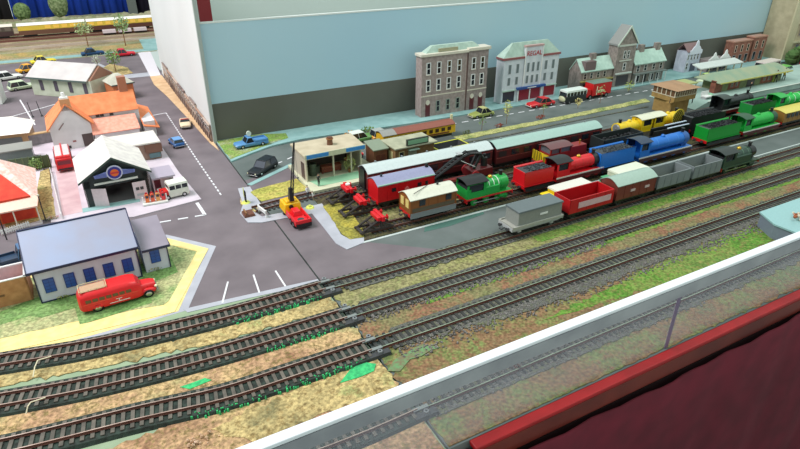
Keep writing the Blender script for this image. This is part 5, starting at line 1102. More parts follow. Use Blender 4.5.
b = MB(); gable_roof(b, 0, 10.4, .2, 6, 6.4, 8.6, plas((140, 110, 110))); b.build('roof', t, smooth=False)
for x in (3.6, 5.9, 8.2): win(t, x, 3.7, 1.2, 2.1, 0, white)
win(t, 1.4, .8, 1.5, 2.2, 0, white); win(t, 1.2, 3.7, 1.0, 1.8, 0, white)
b = MB(); b.box(4, 8, -.06, 0, .2, 2.6, plas((90, 92, 110))); b.build('shop_window', t, smooth=False)
t = thing('veranda_shop', 'long low shop with twin white curved gables and a pale veranda', 'shop', (155.6, 106.6, .3)); t.scale = (.86, .8, .95)
b = MB(); b.box(9.4, 20.6, 3.4, 8.0, 0, 3.6, plas((150, 136, 134))); b.build('walls', t, smooth=False)
b = MB(); b.ext(dutch(9.2, 14.8, 4.0, 6.0), 3.1, 3.4, white, 'y'); b.ext(dutch(14.9, 20.8, 4.0, 6.4), 3.1, 3.4, white, 'y'); b.build('gable', t, smooth=False)
b = MB(); b.add([(-.4, -1.6, 2.6), (22, -1.6, 2.6), (22, 2.4, 3.4), (-.4, 2.4, 3.4), (-.4, -1.6, 2.9), (22, -1.6, 2.9), (22, 2.4, 3.7), (-.4, 2.4, 3.7)], [(0, 3, 2, 1), (4, 5, 6, 7), (0, 1, 5, 4), (1, 2, 6, 5), (2, 3, 7, 6), (3, 0, 4, 7)], plas((214, 220, 214))); b.build('veranda_roof', t, smooth=False)
for x in (0, 4.2, 8.6, 13, 17.4, 21.6): b = MB(); b.box(x-.15, x+.15, -1.5, -1.2, 0, 2.6, plas((206, 196, 160))); b.build('veranda_post', t, smooth=False)
for x in (10.8, 13.4, 16.2, 19): win(t, x, .5, 1.8, 1.9, 3.4, plas((110, 104, 110)), bars=False, name='shop_window')
# red brick terraces
rb = brick('red_brick', (160, 110, 92), (132, 86, 72), 1)
for i, (x0, w, h, lab) in enumerate(((178.6, 9.0, 6.8, 'red brick terrace with tall pale windows behind the veranda shop'), (188.6, 6.6, 7.4, 'narrow red brick house next to the tall beige block'))):
    t = thing('brick_house', lab, 'house', (x0, 112.3, .3)); t.scale = (1, .6, 1)
    b = MB(); b.box(0, w, 0, 4.6, 0, h, rb); b.build('walls', t, smooth=False)
    b = MB(); b.box(-.2, w+.2, -.2, 4.6, h, h+.4, plas((190, 140, 120))); b.build('cornice', t, smooth=False)
    k = int(w/2.6)
    for q in range(k): win(t, w*(q+.5)/k, h*.55, 1.1, h*.32, 0, plas((214, 190, 170)))
    for q in range(k): win(t, w*(q+.5)/k, .6, 1.4, h*.34, 0, plas((150, 150, 150)), bars=False)
# tall beige block
bg_ = brick('beige_block', (196, 184, 152), (176, 164, 134), .4)
t = thing('apartment_block', 'tall beige block with green-tinged corner cut off by the upper right corner', 'building', (200.5, 109.2, .3))
b = MB(); b.box(0, 40, 0, 8, 0, 34, bg_); b.build('walls', t, smooth=False)
b = MB(); b.box(-.3, 3.4, -.5, 0, 0, 34, plas((206, 196, 160))); b.build('corner_pier', t, smooth=False)
for z in (5, 11, 17, 23): b = MB(); b.box(3.4, 40, -.4, 0, z, z+.6, plas((214, 204, 170))); b.build('string_course', t, smooth=False)
for z in (1.5, 7, 13, 19, 25):
    for k in range(5): win(t, 7+6*k, z, 2.6, 3.2, 0, plas((170, 150, 130)), pane=plas((104, 108, 120)))
t = thing('hedge', 'dark green hedge clump in front of the tall beige block', 'hedge', (206, 105.4, .3)); b = MB()
for k in range(14): b.ball((random.uniform(-8, 10), random.uniform(-1.2, 1.2), random.uniform(1.2, 3.2)), random.uniform(1.2, 2.0), plas((84, 116, 62), .9), .15, 8, 6)
leafcloud(b, (1, 0, 2.6), (10, 2.4, 2.4), 500, plas((96, 136, 70), .9), .4); b.build('foliage', t, smooth=False)
# platform + station
t = thing('station_platform', 'pale grey station platform with white edge and sloping ramp', 'platform', (0, 0, .0))
b = MB(); pf = M('platform_top', (166, 190, 180), .8, c2=(150, 172, 164), scale=.3)
b.ext([(127.8, .12), (132.5, 1.5), (240, 1.5), (240, .12)], 85.9, 99.5, pf, 'y'); b.build('platform_deck', t, smooth=False)
b = MB(); b.box(132.5, 240, 85.8, 86.3, 1.5, 1.58, plas((216, 226, 216))); b.build('edge_line', t, smooth=False)
sb = M('station_brick', (140, 84, 66), .8, c2=(112, 66, 54), scale=1); sg = M('station_stone_green', (128, 134, 96), .85, c2=(108, 116, 80), scale=.6)
olr = M('moss_green_roof', (160, 168, 138), .85, c2=(138, 160, 136), scale=.25)
t = thing('station_building', 'long low station building with moss green roof and red brick end', 'station', (143.2, 90.4, 1.5)); t.scale = (.78, .9, .78)
b = MB(); b.box(0, 33, 0, 6.0, 0, 3.6, sg); b.build('walls', t, smooth=False)
b = MB(); b.box(-3.6, .1, -.2, 1.4, 0, 3.9, sb); b.build('chimney_wall', t, smooth=False, label='red brick end wall')
b = MB(); b.add([(-3.6, -1.6, 3.6), (35.5, -1.6, 3.6), (35.5, 7, 3.6), (-3.6, 7, 3.6), (-1.5, 2.2, 5.6), (33.0, 2.2, 5.6), (33.0, 3.4, 5.6), (-1.5, 3.4, 5.6), (-3.6, -1.6, 3.35), (35.5, -1.6, 3.35), (35.5, 7, 3.35), (-3.6, 7, 3.35)],
               [(0, 1, 5, 4), (1, 2, 6, 5), (2, 3, 7, 6), (3, 0, 4, 7), (4, 5, 6, 7), (0, 1, 9, 8), (1, 2, 10, 9), (2, 3, 11, 10), (3, 0, 8, 11), (8, 9, 10, 11)], olr); b.build('roof', t, smooth=False)
b = MB(); b.box(-3.7, 35.6, -1.75, -1.6, 3.3, 3.7, plas((206, 200, 110))); b.build('roof_fascia', t, smooth=False)
for x0, x1 in ((3.5, 9.5), (21, 27.5)): b = MB(); b.box(x0, x1, -.08, 0, .2, 2.9, sb); b.build('brick_panel', t, smooth=False)
for x in (5.2, 7.6, 22.8, 25.4): win(t, x, 1.0, 1.2, 1.6, -.08, plas((160, 130, 110)))
b = MB(); b.box(13.5, 17.6, -.06, 0, 0, 3.0, plas((52, 36, 38))); b.build('doorway', t, smooth=False)
b = MB(); b.box(28, 29, -.5, 0, 0, 3.2, plas((180, 190, 90))); b.build('notice_board', t, smooth=False)
t = thing('platform_canopy', 'yellow-edged low roof extension left of the station building', 'canopy', (133.8, 94.2, 1.5)); t.scale = (.6, .8, .8)
b = MB(); b.box(-3, 5.5, -1.6, 3.5, 3.0, 3.3, plas((176, 180, 110))); b.build('canopy_roof', t, smooth=False)
for x in (-2.5, 1, 5): b = MB(); b.cyl((x, -1.2, 0), (x, -1.2, 3.0), .12, .12, plas((60, 60, 56)), 6); b.build('post', t)
b = MB(); b.box(-2.6, 5, 1, 3, .0, 2.6, plas((52, 56, 52))); b.build('back_wall', t, smooth=False)
# signal box
sbw = M('signal_box_timber', (172, 142, 84), .8, c2=(152, 122, 70), scale=.8); 
t = thing('signal_box', 'tan timber signal box with a glazed upper floor and flat brown roof', 'signal box', (118.3, 85.0, .04)); t.scale = (.72, 1.1, .92)
b = MB(); b.box(1.2, 9.6, 1.0, 5.6, 0, 3.6, sbw); b.build('lower_walls', t, smooth=False)
b = MB(); b.box(.2, 10.6, .2, 6.0, 3.6, 4.9, sbw); b.build('cabin_walls', t, smooth=False)
b = MB(); b.box(.35, 10.45, .35, 5.85, 4.9, 6.6, plas((112, 82, 56))); b.build('cabin_glass', t, smooth=False)
fr = plas((214, 206, 180)); k = 9
for i in range(k+1):
    x = .3+10.1*i/k; b = MB(); b.box(x-.1, x+.1, .15, .35, 4.9, 6.6, fr); b.build('window_post', t, smooth=False)
for i in range(1, 5):
    y_ = .2+5.7*i/5; b = MB(); b.box(.15, .35, y_-.1, y_+.1, 4.9, 6.6, fr); b.build('window_post', t, smooth=False)
b = MB(); b.box(.1, 10.7, .1, 6.1, 4.8, 4.95, fr); b.build('sill_rail', t, smooth=False)
b = MB(); hip(b, 0, 10.8, 0, 6.2, 6.6, 7.3, 2.6, 1.8, M('tan_roof', (176, 140, 108), .8, c2=(160, 126, 96), scale=.3), .5); b.build('roof', t, smooth=False)
b = MB(); b.box(-1.4, .2, .3, 1.4, 3.4, 3.6, sbw); b.cyl((-1.3, .4, 3.6), (-1.3, .4, 4.7), .08, .08, dgrey, 5); b.build('landing', t)
t = thing('platform_bench', 'white and pale green bench and crate on the ramp right of the signal box', 'bench', (134.6, 88.0, 1.5))
b = MB(); b.box(-1.4, 1.2, -.8, .8, .5, .75, white); b.box(-1.4, 1.2, .6, .8, .75, 1.7, white); b.box(-1.3, -1.1, -.7, .7, 0, .5, lgrey); b.box(.9, 1.1, -.7, .7, 0, .5, lgrey); b.build('bench_frame', t)
b = MB(); b.ball((1.6, .2, .5), (.7, .6, .6), plas((150, 200, 160)), .15); b.build('bundle', t)
# filling station
ps = thing('filling_station', 'open-fronted model filling station with flat tan roof and blue fascia strips', 'building', (29.9, 84.7, .12), math.radians(1))
bt = plas((206, 206, 176), .7)
b = MB(); b.ext([(-.1, -.2), (20.5, -.2), (17.5, 11.6), (-5.2, 20.6), (-6.0, 18.8), (-4.6, 14)] if False else [(-.9, -.8), (14.0, -.8), (13.0, 10.6), (-.3, 12.4)], 0, .5, bt, 'z'); b.build('base_slab', ps, smooth=False)
b = MB(); b.ext([(1.0, .6), (13.6, .6), (13.4, 3.4), (.4, 3.4)], .5, .54, M('mint_forecourt', (150, 196, 160), .8, c2=(136, 184, 148), scale=.4), 'z'); b.build('forecourt', ps, smooth=False)
gw_ = plas((186, 178, 162), .8); inn = plas((92, 80, 72), .8)
b = MB(); b.box(0, 10.4, 9.6, 9.9, .5, 5.0, inn); b.box(10.2, 10.4, 3.6, 9.9, .5, 5.0, gw_); b.add([(-.1, 3.4, .5), (.15, 3.4, .5), (.15, 9.9, .5), (-.1, 9.9, .5), (-.1, 3.4, 5), (.15, 3.4, 5), (.15, 9.9, 5), (-.1, 9.9, 5)], [(0, 1, 5, 4), (1, 2, 6, 5), (2, 3, 7, 6), (3, 0, 4, 7)], gw_); b.build('walls', ps, smooth=False)
b = MB(); b.box(-.18, -.1, 4.2, 5.6, .7, 3.6, plas((90, 70, 62))); b.build('side_door', ps, smooth=False)
for x in (0, 5.0, 8.4, 10.3):
    b = MB(); b.box(x-.12, x+.12, 3.3, 3.6, .5, 5.0, plas((206, 200, 176))); b.build('front_post', ps, smooth=False)
b = MB(); b.ext([(-.4, 2.8), (11.0, 2.8), (11.6, 10.2), (-.3, 10.2)], 5.0, 5.3, M('tan_flat_roof', (196, 184, 158), .8, c2=(178, 166, 140), scale=.4), 'z'); b.build('roof', ps, smooth=False)
b = MB(); b.box(-.4, 11.0, 2.7, 2.85, 4.7, 5.6, plas((206, 208, 176))); b.build('fascia', ps, smooth=False)
for x0, x1 in ((-.1, 3.9), (7.2, 10.8)): b = MB(); b.box(x0, x1, 2.62, 2.7, 4.85, 5.5, plas((64, 140, 206))); b.build('fascia_strip', ps, smooth=False, label='bright blue fascia strip')
b = MB(); b.cyl((5.8, 6.5, 5.3), (5.8, 6.5, 6.7), .55, .45, plas((110, 70, 50)), 10); b.cyl((5.8, 6.5, 6.3), (5.8, 6.5, 6.5), .65, .65, plas((150, 100, 60)), 10); b.build('roof_vent', ps)
b = MB(); b.box(5.2, 7.6, 9.4, 9.6, 2.2, 4.2, plas((170, 186, 196))); b.build('wall_panel', ps, smooth=False)
for i, (x, y_, r_) in enumerate(((1.6, 6.2, 1.3), (2.6, 6.9, 1.1))):
    q = thing('tyre_stack', ['green-grey stack of tyres inside the filling station, nearer one', 'stack of tyres inside the filling station, behind the nearer one'][i], 'tyres', (30.2+x, 84.3+y_, .62)); b = MB()
    for k in range(5 if i == 0 else 3):
        b.cyl((0, 0, k*.45), (0, 0, k*.45+.4), r_*.55, r_*.55, plas((86, 96, 80)), 14); b.cyl((0, 0, k*.45+.4), (0, 0, k*.45+.41), r_*.3, r_*.3, black, 10)
    b.build('tyres', q)
q = thing('workbench', 'red-brown workbench inside the filling station', 'bench', (35.2, 90.6, .62)); b = MB(); b.box(-1.9, 1.9, -.6, .6, 1.0, 1.3, plas((140, 70, 50)))
for x in (-1.7, 1.7): b.box(x-.15, x+.15, -.5, .5, 0, 1.0, plas((120, 60, 44)))
b.box(-1.5, 1.5, -.58, -.5, .2, .95, plas((130, 62, 46))); b.build('bench_body', q)
q = thing('potted_plant', 'leafy green plant at the right end of the filling station', 'plant', (38.2, 88.8, .62)); b = MB(); b.cyl((0, 0, 0), (0, 0, .6), .35, .45, plas((150, 96, 60)), 10); b.build('pot', q)
b = MB(); leafcloud(b, (0, 0, 1.7), (1.2, 1.0, 1.5), 140, plas((170, 176, 110)), .22); b.build('leaves', q, smooth=False)
# hut and goods office
hb = M('hut_timber', (128, 82, 56), .8, c2=(104, 66, 46), scale=1)
t = thing('timber_hut', 'small brown timber hut with grey-green roof left of the goods office', 'hut', (43.2, 89.2, .12), 0); t.scale = (.9, .9, .88)
b = MB(); b.box(0, 3.0, 0, 3.8, 0, 4.0, hb); b.build('walls', t, smooth=False)
b = MB(); b.add([(-.3, -.4, 3.9), (3.3, -.4, 3.9), (3.3, 4.2, 4.5), (-.3, 4.2, 4.5), (-.3, -.4, 4.1), (3.3, -.4, 4.1), (3.3, 4.2, 4.7), (-.3, 4.2, 4.7)], [(0, 3, 2, 1), (4, 5, 6, 7), (0, 1, 5, 4), (1, 2, 6, 5), (2, 3, 7, 6), (3, 0, 4, 7)], plas((134, 146, 124))); b.build('roof', t, smooth=False)
b = MB(); b.box(.5, 1.4, -.06, 0, 0, 2.8, plas((96, 56, 42))); b.box(1.6, 2.5, -.06, 0, 0, 2.8, plas((96, 56, 42))); b.build('doors', t, smooth=False)
t = thing('brick_plinth', 'dark red low brick plinth between filling station and hut', 'plinth', (43.9, 86.0, .12)); b = MB(); b.box(0, 2.4, 0, 1.4, 0, .8, plas((120, 74, 66))); b.build('plinth_block', t)
ob = M('office_brick', (146, 116, 76), .85, c2=(120, 92, 60), scale=1)
t = thing('goods_office', 'brown goods office with flat grey roof and long green sign', 'building', (46.6, 87.3, .12), math.radians(1)); t.scale = (.8, .95, .9)
b = MB(); b.box(0, 10.4, 0, 5.0, 0, 4.2, ob); b.build('walls', t, smooth=False)
b = MB(); b.box(-.5, 10.9, -.7, 5.4, 4.2, 4.5, M('flat_grey_roof', (176, 176, 150), .85, c2=(154, 156, 132), scale=.5)); b.build('roof', t, bevel=.05)
b = MB(); b.box(2.6, 8.4, -.6, -.2, 4.6, 5.9, plas((66, 70, 62))); b.box(2.9, 8.1, -.66, -.6, 4.8, 5.7, plas((130, 176, 140))); b.build('sign_board', t, smooth=False, label='long green sign board with dark frame')
win(t, 1.6, 1.0, 1.4, 2.4, 0, plas((214, 206, 150)), bars=False)
b = MB(); b.box(.0, -.08, 1.0, 2.6, 1.0, 3.2, plas((214, 206, 150))); b.build('side_window', t, smooth=False)
b = MB(); b.box(3.4, 5.6, -.08, 0, 0, 3.4, plas((150, 160, 136))); b.build('door', t, smooth=False)
b = MB(); b.box(3.2, 5.9, -.9, 0, 3.5, 3.7, plas((150, 176, 160))); b.build('door_canopy', t, smooth=False)
# ------------------------------------------------------------------ left-hand town
# blue-windowed building
bwall = M('pale_lilac_wall', (214, 216, 232), .8, c2=(202, 204, 222), scale=.5); broof = M('blue_grey_shiny_roof', (152, 168, 200), .4, c2=(156, 154, 170), scale=.12, spec=.6); dblue = plas((32, 40, 76)); bpane = plas((40, 84, 170))
t = thing('blue_trimmed_hall', 'long white hall with blue-grey pitched roof and five blue windows, behind the red coach', 'building', (-10.4, 70.1, .13), math.radians(3))
Lh, Dh, ez, rz_ = 11.3, 9.4, 4.5, 7.5
b = MB(); b.box(0, Lh, 0, Dh, 0, ez, bwall); b.ext([(0, ez), (Dh/2, rz_-.2), (Dh, ez)], .05, Lh-.05, bwall, 'x'); b.build('walls', t, smooth=False)
b = MB(); b.ext([(-.5, ez-.1), (Dh/2, rz_), (Dh+.5, ez-.1), (Dh+.5, ez+.1), (Dh/2, rz_+.22), (-.5, ez+.1)], -.5, Lh+.2, broof, 'x'); b.build('roof', t, smooth=False)
b = MB(); b.ext([(-.6, ez-.2), (Dh/2, rz_-.1), (Dh/2, rz_+.26), (-.6, ez+.14)], -.62, -.5, dblue, 'x'); b.ext([(-.6, ez-.2), (Dh/2, rz_-.1), (Dh/2, rz_+.26), (-.6, ez+.14)], Lh+.2, Lh+.32, dblue, 'x')
b.box(-.5, Lh+.2, -.62, -.5, ez-.2, ez+.12, dblue); b.box(-.5, Lh+.2, Dh/2-.12, Dh/2+.12, rz_+.1, rz_+.3, dblue); b.build('roof_trim', t, smooth=False, label='dark blue roof edging')
b = MB(); b.box(-.08, .08, -.08, 0, 0, ez, dblue); b.box(Lh-.12, Lh+.06, -.08, 0, 0, ez, dblue); b.box(0, Lh, -.1, 0, 0, .14, dblue); b.build('corner_trim', t, smooth=False)
def bwin(t, x, y=0):
    b = MB(); b.box(x-.6, x+.6, y-.1, y, 1.2, 3.1, plas((34, 60, 130))); o = b.build('window', t, smooth=False)
    b = MB()
    for i in range(2):
        for j in range(4): b.box(x-.5+i*.53, x-.03+i*.53, y-.13, y-.1, 1.27+j*.45, 1.65+j*.45, bpane)
    b.build('pane', o, smooth=False)
for k in range(5): bwin(t, 1.3+k*2.17)
t = thing('blue_trimmed_annex', 'small white annex with grey roof and one blue window, right of the long hall', 'building', (1.5, 71.3, .13), math.radians(3))
b = MB(); b.box(0, 3.0, 0, 5.6, 0, 3.4, bwall); b.build('walls', t, smooth=False)
b = MB(); b.add([(-.05, -.4, 3.3), (3.3, -.4, 3.3), (3.3, 5.8, 4.9), (-.05, 5.8, 4.9), (-.05, -.4, 3.5), (3.3, -.4, 3.5), (3.3, 5.8, 5.1), (-.05, 5.8, 5.1)], [(0, 3, 2, 1), (4, 5, 6, 7), (0, 1, 5, 4), (1, 2, 6, 5), (2, 3, 7, 6), (3, 0, 4, 7)], M('annex_grey_roof', (150, 142, 154), .4, c2=(136, 128, 140), scale=.2)); b.build('roof', t, smooth=False)
b = MB(); b.box(3.3, 3.4, -.45, 5.85, 3.3, 3.6, dblue) ; b.box(-.05, 3.4, -.5, -.4, 3.2, 3.52, dblue); b.box(2.92, 3.06, -.08, 0, 0, 3.3, dblue); b.build('roof_trim', t, smooth=False)
bwin(t, 1.4)
for i, (q, lab) in enumerate(((G(64, 298, .2), 'small flower border under the hall window nearest the brick enclosure'), (G(155, 270, .2), 'small flower border under the annex window'), (G(107, 288, .2), 'small flower border behind the red coach'))):
    w_ = thing('flower_border', lab, 'flowers', (q[0], q[1]-.1, .13)); b = MB(); leafcloud(b, (0, 0, .25), (.9, .25, .25), 60, plas((120, 140, 60)), .1); b.build('leaves', w_, smooth=False)
    b = MB(); leafcloud(b, (0, 0, .4), (.8, .2, .1), 14, plas((226, 200, 90)), .07); b.build('blossoms', w_, smooth=False)
# orange brick open enclosure
ob2 = brick('orange_brick', (206, 150, 104), (182, 126, 84), 1)
t = thing('brick_enclosure', 'open-topped orange brick enclosure with white inner walls left of the blue hall', 'building', (-19.5, 71.2, .13), math.radians(2))
b = MB()
for (x0, x1, y0_, y1_) in ((0, 8.2, 0, .2), (8.0, 8.2, 0, 3.8), (0, 8.2, 3.6, 3.8)): b.box(x0, x1, y0_, y1_, 0, 3.3, ob2)
b.build('walls', t, smooth=False)
b = MB(); b.box(.0, 8.25, -.05, .25, 3.3, 3.42, white); b.box(7.95, 8.25, 0, 3.85, 3.3, 3.42, white); b.box(0, 8.25, 3.55, 3.85, 3.3, 3.42, white); b.box(4.2, 4.4, .2, 3.6, 0, 3.3, white); b.build('wall_cap', t, smooth=False)
b = MB(); b.box(0, 8.0, .2, 3.6, 1.6, 1.7, plas((196, 160, 166))); b.box(0, 8.0, 3.5, 3.6, 1.7, 3.3, plas((222, 196, 200))); b.build('inner_floor', t, smooth=False)
b = MB(); b.box(3.6, 5.6, -.05, 0, 1.4, 1.65, plas((120, 80, 56))); b.build('name_strip', t, smooth=False)
b = MB(); b.cyl((5.6, 1.6, 1.7), (5.6, 1.6, 2.6), .3, .2, white, 8); b.build('inner_post', t)
# garage
gr_ = M('pale_ribbed_roof', (226, 222, 214), .8, c2=(206, 200, 196), scale=.8); gdk = plas((34, 46, 44)); gwl = plas((216, 206, 206))
t = thing('motor_garage', 'garage with pale pitched roof, round winged sign and open white doors', 'garage', (-4.0, 95.6, .22), math.radians(2))
Wg, Dg, eg, pg = 9.6, 11.4, 4.3, 7.4
b = MB(); b.box(0, .2, 0, Dg, 0, eg, gwl); b.box(Wg-.2, Wg, 0, Dg, 0, eg, gwl); b.box(0, Wg, Dg-.2, Dg, 0, eg, gwl); b.box(0, 1.0, 0, .2, 0, eg, gdk); b.box(Wg-.9, Wg, 0, .2, 0, eg, gdk); b.build('walls', t, smooth=False)
b = MB(); b.ext([(0, eg-1.2), (0, eg), (Wg/2, pg), (Wg, eg), (Wg, eg-1.2)], 0, .2, gdk, 'y'); b.build('gable_front', t, smooth=False, label='dark green-black gable')
b = MB(); b.ext([(-.5, eg-.1), (Wg/2, pg+.1), (Wg+.5, eg-.1), (Wg+.5, eg+.12), (Wg/2, pg+.35), (-.5, eg+.12)], -.5, Dg+.2, gr_, 'y'); b.build('roof', t, smooth=False)
b = MB(); b.ext([(-.55, eg-.2), (Wg/2, pg+.02), (Wg+.55, eg-.2), (Wg+.55, eg+.13), (Wg/2, pg+.36), (-.55, eg+.13)], -.6, -.5, plas((66, 82, 74)), 'y'); b.build('roof_trim', t, smooth=False)
b = MB(); b.cyl((4.8, -.62, 5.25), (4.8, -.5, 5.25), 1.18, 1.18, plas((206, 206, 226)), 28); o = b.build('round_sign', t)
b = MB(); b.cyl((4.8, -.68, 5.25), (4.8, -.62, 5.25), .98, .98, plas((58, 56, 140)), 28); b.build('sign_disc', o)
b = MB(); b.cyl((4.8, -.71, 5.25), (4.8, -.68, 5.25), .6, .55, plas((236, 110, 40)), 18); b.box(4.15, 5.45, -.74, -.7, 5.12, 5.4, plas((200, 60, 60))); b.build('sign_centre', o)
for s in (-1, 1):
    b = MB(); b.add([(4.8+s*1.1, -.6, 5.6), (4.8+s*3.0, -.6, 5.2), (4.8+s*2.9, -.6, 4.75), (4.8+s*1.1, -.6, 4.7), (4.8+s*1.1, -.5, 5.6), (4.8+s*3.0, -.5, 5.2), (4.8+s*2.9, -.5, 4.75), (4.8+s*1.1, -.5, 4.7)], [(0, 1, 2, 3), (4, 5, 6, 7), (0, 1, 5, 4), (1, 2, 6, 5), (2, 3, 7, 6), (3, 0, 4, 7)], plas((126, 138, 196)))
    for k in range(3): b.box(4.8+s*1.2 if s > 0 else 4.8-2.8, 4.8+2.8 if s > 0 else 4.8-1.2, -.63, -.6, 4.85+k*.2, 4.91+k*.2, plas((70, 80, 150)))
    b.build('sign_wing', t, smooth=False, label='blue sign wing')
b = MB(); b.box(1.6, 8.0, -.2, 0, 3.5, 3.8, plas((222, 226, 214))); b.build('name_board', t, smooth=False)
b = MB(); b.add([(1.0, 0, 0), (3.0, -1.0, 0), (3.0, -1.0, 3.0), (1.0, 0, 3.0), (1.0, .1, 0), (3.0, -.9, 0), (3.0, -.9, 3.0), (1.0, .1, 3.0)], [(0, 1, 2, 3), (4, 5, 6, 7), (0, 1, 5, 4), (1, 2, 6, 5), (2, 3, 7, 6), (3, 0, 4, 7)], plas((222, 206, 208))); b.build('door', t, smooth=False)
b = MB(); b.box(6.9, 8.9, -.6, -.5, 0, 3.0, plas((222, 206, 208))); b.build('door', t, smooth=False)
b = MB(); b.box(7.3, 7.8, -.64, -.6, 1.6, 2.1, dgrey); b.box(7.95, 8.45, -.64, -.6, 1.6, 2.1, dgrey); b.box(7.3, 8.45, -.64, -.6, .6, 1.0, lgrey); b.build('door_notice', t, smooth=False)
b = MB(); b.box(.2, Wg-.2, .2, Dg-.2, 0, .05, plas((70, 62, 64))); b.build('garage_floor', t, smooth=False)
b = MB(); b.box(3.4, 5.6, 6, 6.4, .6, 1.9, plas((150, 140, 140))); b.build('inner_bench', t)
t = thing('garage_shop', 'low shop beside the garage with lilac-grey lean-to roof and white counter', 'building', (6.0, 95.9, .22), math.radians(2))
b = MB(); b.box(0, 3.3, 0, 4.2, 0, 2.8, plas((206, 186, 190))); b.build('walls', t, smooth=False)
b = MB(); b.box(-.1, 3.6, -.6, 4.4, 2.8, 3.05, plas((170, 160, 176))); b.build('roof', t, smooth=False)
b = MB(); b.box(.2, 1.2, -.08, 0, .2, 2.5, plas((80, 30, 40))); b.build('doorway', t, smooth=False)
b = MB(); b.box(.4, 1.1, -.5, -.1, .0, 1.0, white); b.build('counter', t)
b = MB(); b.box(1.7, 2.4, -.05, 0, .9, 2.3, plas((230, 210, 212))); b.box(2.6, 3.1, -.05, 0, .9, 2.3, plas((150, 120, 128))); b.build('window', t, smooth=False)
# side block behind garage
t = thing('flat_roofed_block', 'long flat white-roofed block between the garage and the cottage', 'building', (-.4, 112.6, .22), math.radians(2)); t.scale = (1, .8, .85)
b = MB(); b.box(0, 10.0, 0, 8.6, 0, 3.6, plas((150, 122, 104))); b.build('walls', t, smooth=False)
b = MB(); b.box(-.3, 10.3, -.3, 8.9, 3.6, 3.95, plas((222, 218, 208))); b.build('roof', t, bevel=.05)
b = MB(); b.box(7.4, 10.4, -.4, .0, 1.6, 3.5, plas((122, 84, 64))); b.build('brown_panel', t, smooth=False)
b = MB(); b.box(7.9, 9.9, -.46, -.4, .4, 1.5, plas((90, 120, 124))); b.build('window', t, smooth=False)
b = MB(); b.box(10.0, 10.06, .8, 3, .5, 2.5, glass); b.build('side_window', t, smooth=False)
# cottage
cw = M('white_render_wall', (222, 220, 220), .85, c2=(208, 206, 206), scale=.4); orf = M('orange_tile_roof', (238, 150, 100), .8, c2=(226, 130, 82), scale=.7); orf2 = M('pink_tile_roof', (240, 172, 150), .8, c2=(226, 150, 128), scale=1.5)
t = thing('orange_roofed_cottage', 'white cottage with bright orange pitched roof and brick chimneys', 'house', (-8.2, 126.2, .22), math.radians(2))
Wc, Dc = 16.8, 9.4
b = MB(); b.box(0, 7.2, 0, 6.6, 0, 4.6, cw); b.ext([(0, 4.6), (3.6, 8.6), (7.2, 4.6)], 0, .3, cw, 'y'); b.box(7.2, Wc, 3.8, Dc, 0, 5.2, cw); b.box(0, 7.2, 6.6, Dc, 0, 4.6, cw); b.build('walls', t, smooth=False)
b = MB(); b.add([(-.5, -.3, 4.2), (3.6, -.3, 8.9), (3.6, 6.8, 8.9), (-.5, Dc, 4.2)], [(0, 1, 2, 3)], orf); b.add([(3.6, -.3, 8.9), (7.7, -.3, 4.3), (7.7, 3.6, 4.3), (3.6, 6.4, 8.9)], [(0, 1, 2, 3)], orf)
b.add([(3.4, 6.5, 8.7), (Wc, 6.5, 8.7), (Wc, 3.4, 5.2), (6.3, 3.4, 5.2)], [(0, 1, 2, 3)], orf); b.add([(3.4, 6.5, 8.7), (Wc, 6.5, 8.7), (Wc, Dc+.6, 4.4), (-.5, Dc+.6, 4.4)], [(0, 1, 2, 3)], orf)
b.add([(Wc, 6.5, 8.7), (Wc, 3.4, 5.2), (Wc, Dc+.6, 4.4)], [(0, 1, 2)], cw)
o = b.build('roof', t, smooth=False); so = o.modifiers.new('s', 'SOLIDIFY'); so.thickness = .002
b = MB(); b.box(2.9, 4.7, .0, 1.6, 7.6, 9.8, plas((206, 150, 104))); b.box(3.1, 4.5, .2, 1.4, 9.8, 10.1, white); b.cyl((3.8, .8, 10.1), (3.8, .8, 11.0), .4, .3, white, 8); b.build('chimney', t)
b = MB(); b.box(14.2, 15.8, 6.2, 7.8, 7.8, 11.4, plas((176, 116, 86))); b.build('chimney', t, label='tall brown brick chimney')
b = MB(); b.box(.9, 2.9, -.06, 0, .15, .7, black); b.build('vent', t, smooth=False)
b = MB(); b.box(5.2, 7.1, -.06, 0, .1, 2.6, plas((80, 66, 62))); b.build('doorway', t, smooth=False)
b = MB(); b.box(3.4, 4.0, -.06, 0, 1.3, 1.6, plas((150, 84, 78))); b.build('plaque', t, smooth=False)
b = MB(); b.add([(1.5, -.08, 4.2), (2.6, -.08, 5.4), (2.7, -.08, 5.2), (1.6, -.08, 4.0)], [(0, 1, 2, 3)], plas((140, 120, 116))); b.build('wall_mark', t, smooth=False)
for x in (8.6, 9.4, 11.2): b = MB(); b.box(x, x+.7, 3.7, 3.8, 4.5, 5.0, dgrey); b.build('upper_window', t, smooth=False)
b = MB(); b.add([(7.2, 3.4, 4.4), (15.9, 3.4, 4.4), (16.0, -.8, 2.4), (7.1, -.8, 2.4)], [(0, 1, 2, 3)], orf2); o = b.build('lean_to_roof', t, smooth=False, label='pink-orange lean-to roof'); so = o.modifiers.new('s', 'SOLIDIFY'); so.thickness = .002
b = MB(); b.box(7.4, 15.8, -.4, 3.6, 0, 2.3, cw); b.build('lean_to_walls', t, smooth=False)
for k in range(5): b = MB(); b.cyl((8.2+k*1.7, -.5, .5), (8.2+k*1.7, -.42, .5), .5, .5, plas((206, 110, 90)), 10); b.build('lean_to_arch', t, smooth=False)
t = thing('cottage_wing', 'small orange-roofed wing at the right end of the cottage', 'building', (8.7, 127.5, .1), math.radians(2))
b = MB(); b.box(0, 2.2, 0, 9, 0, 3.2, cw); b.build('walls', t, smooth=False)
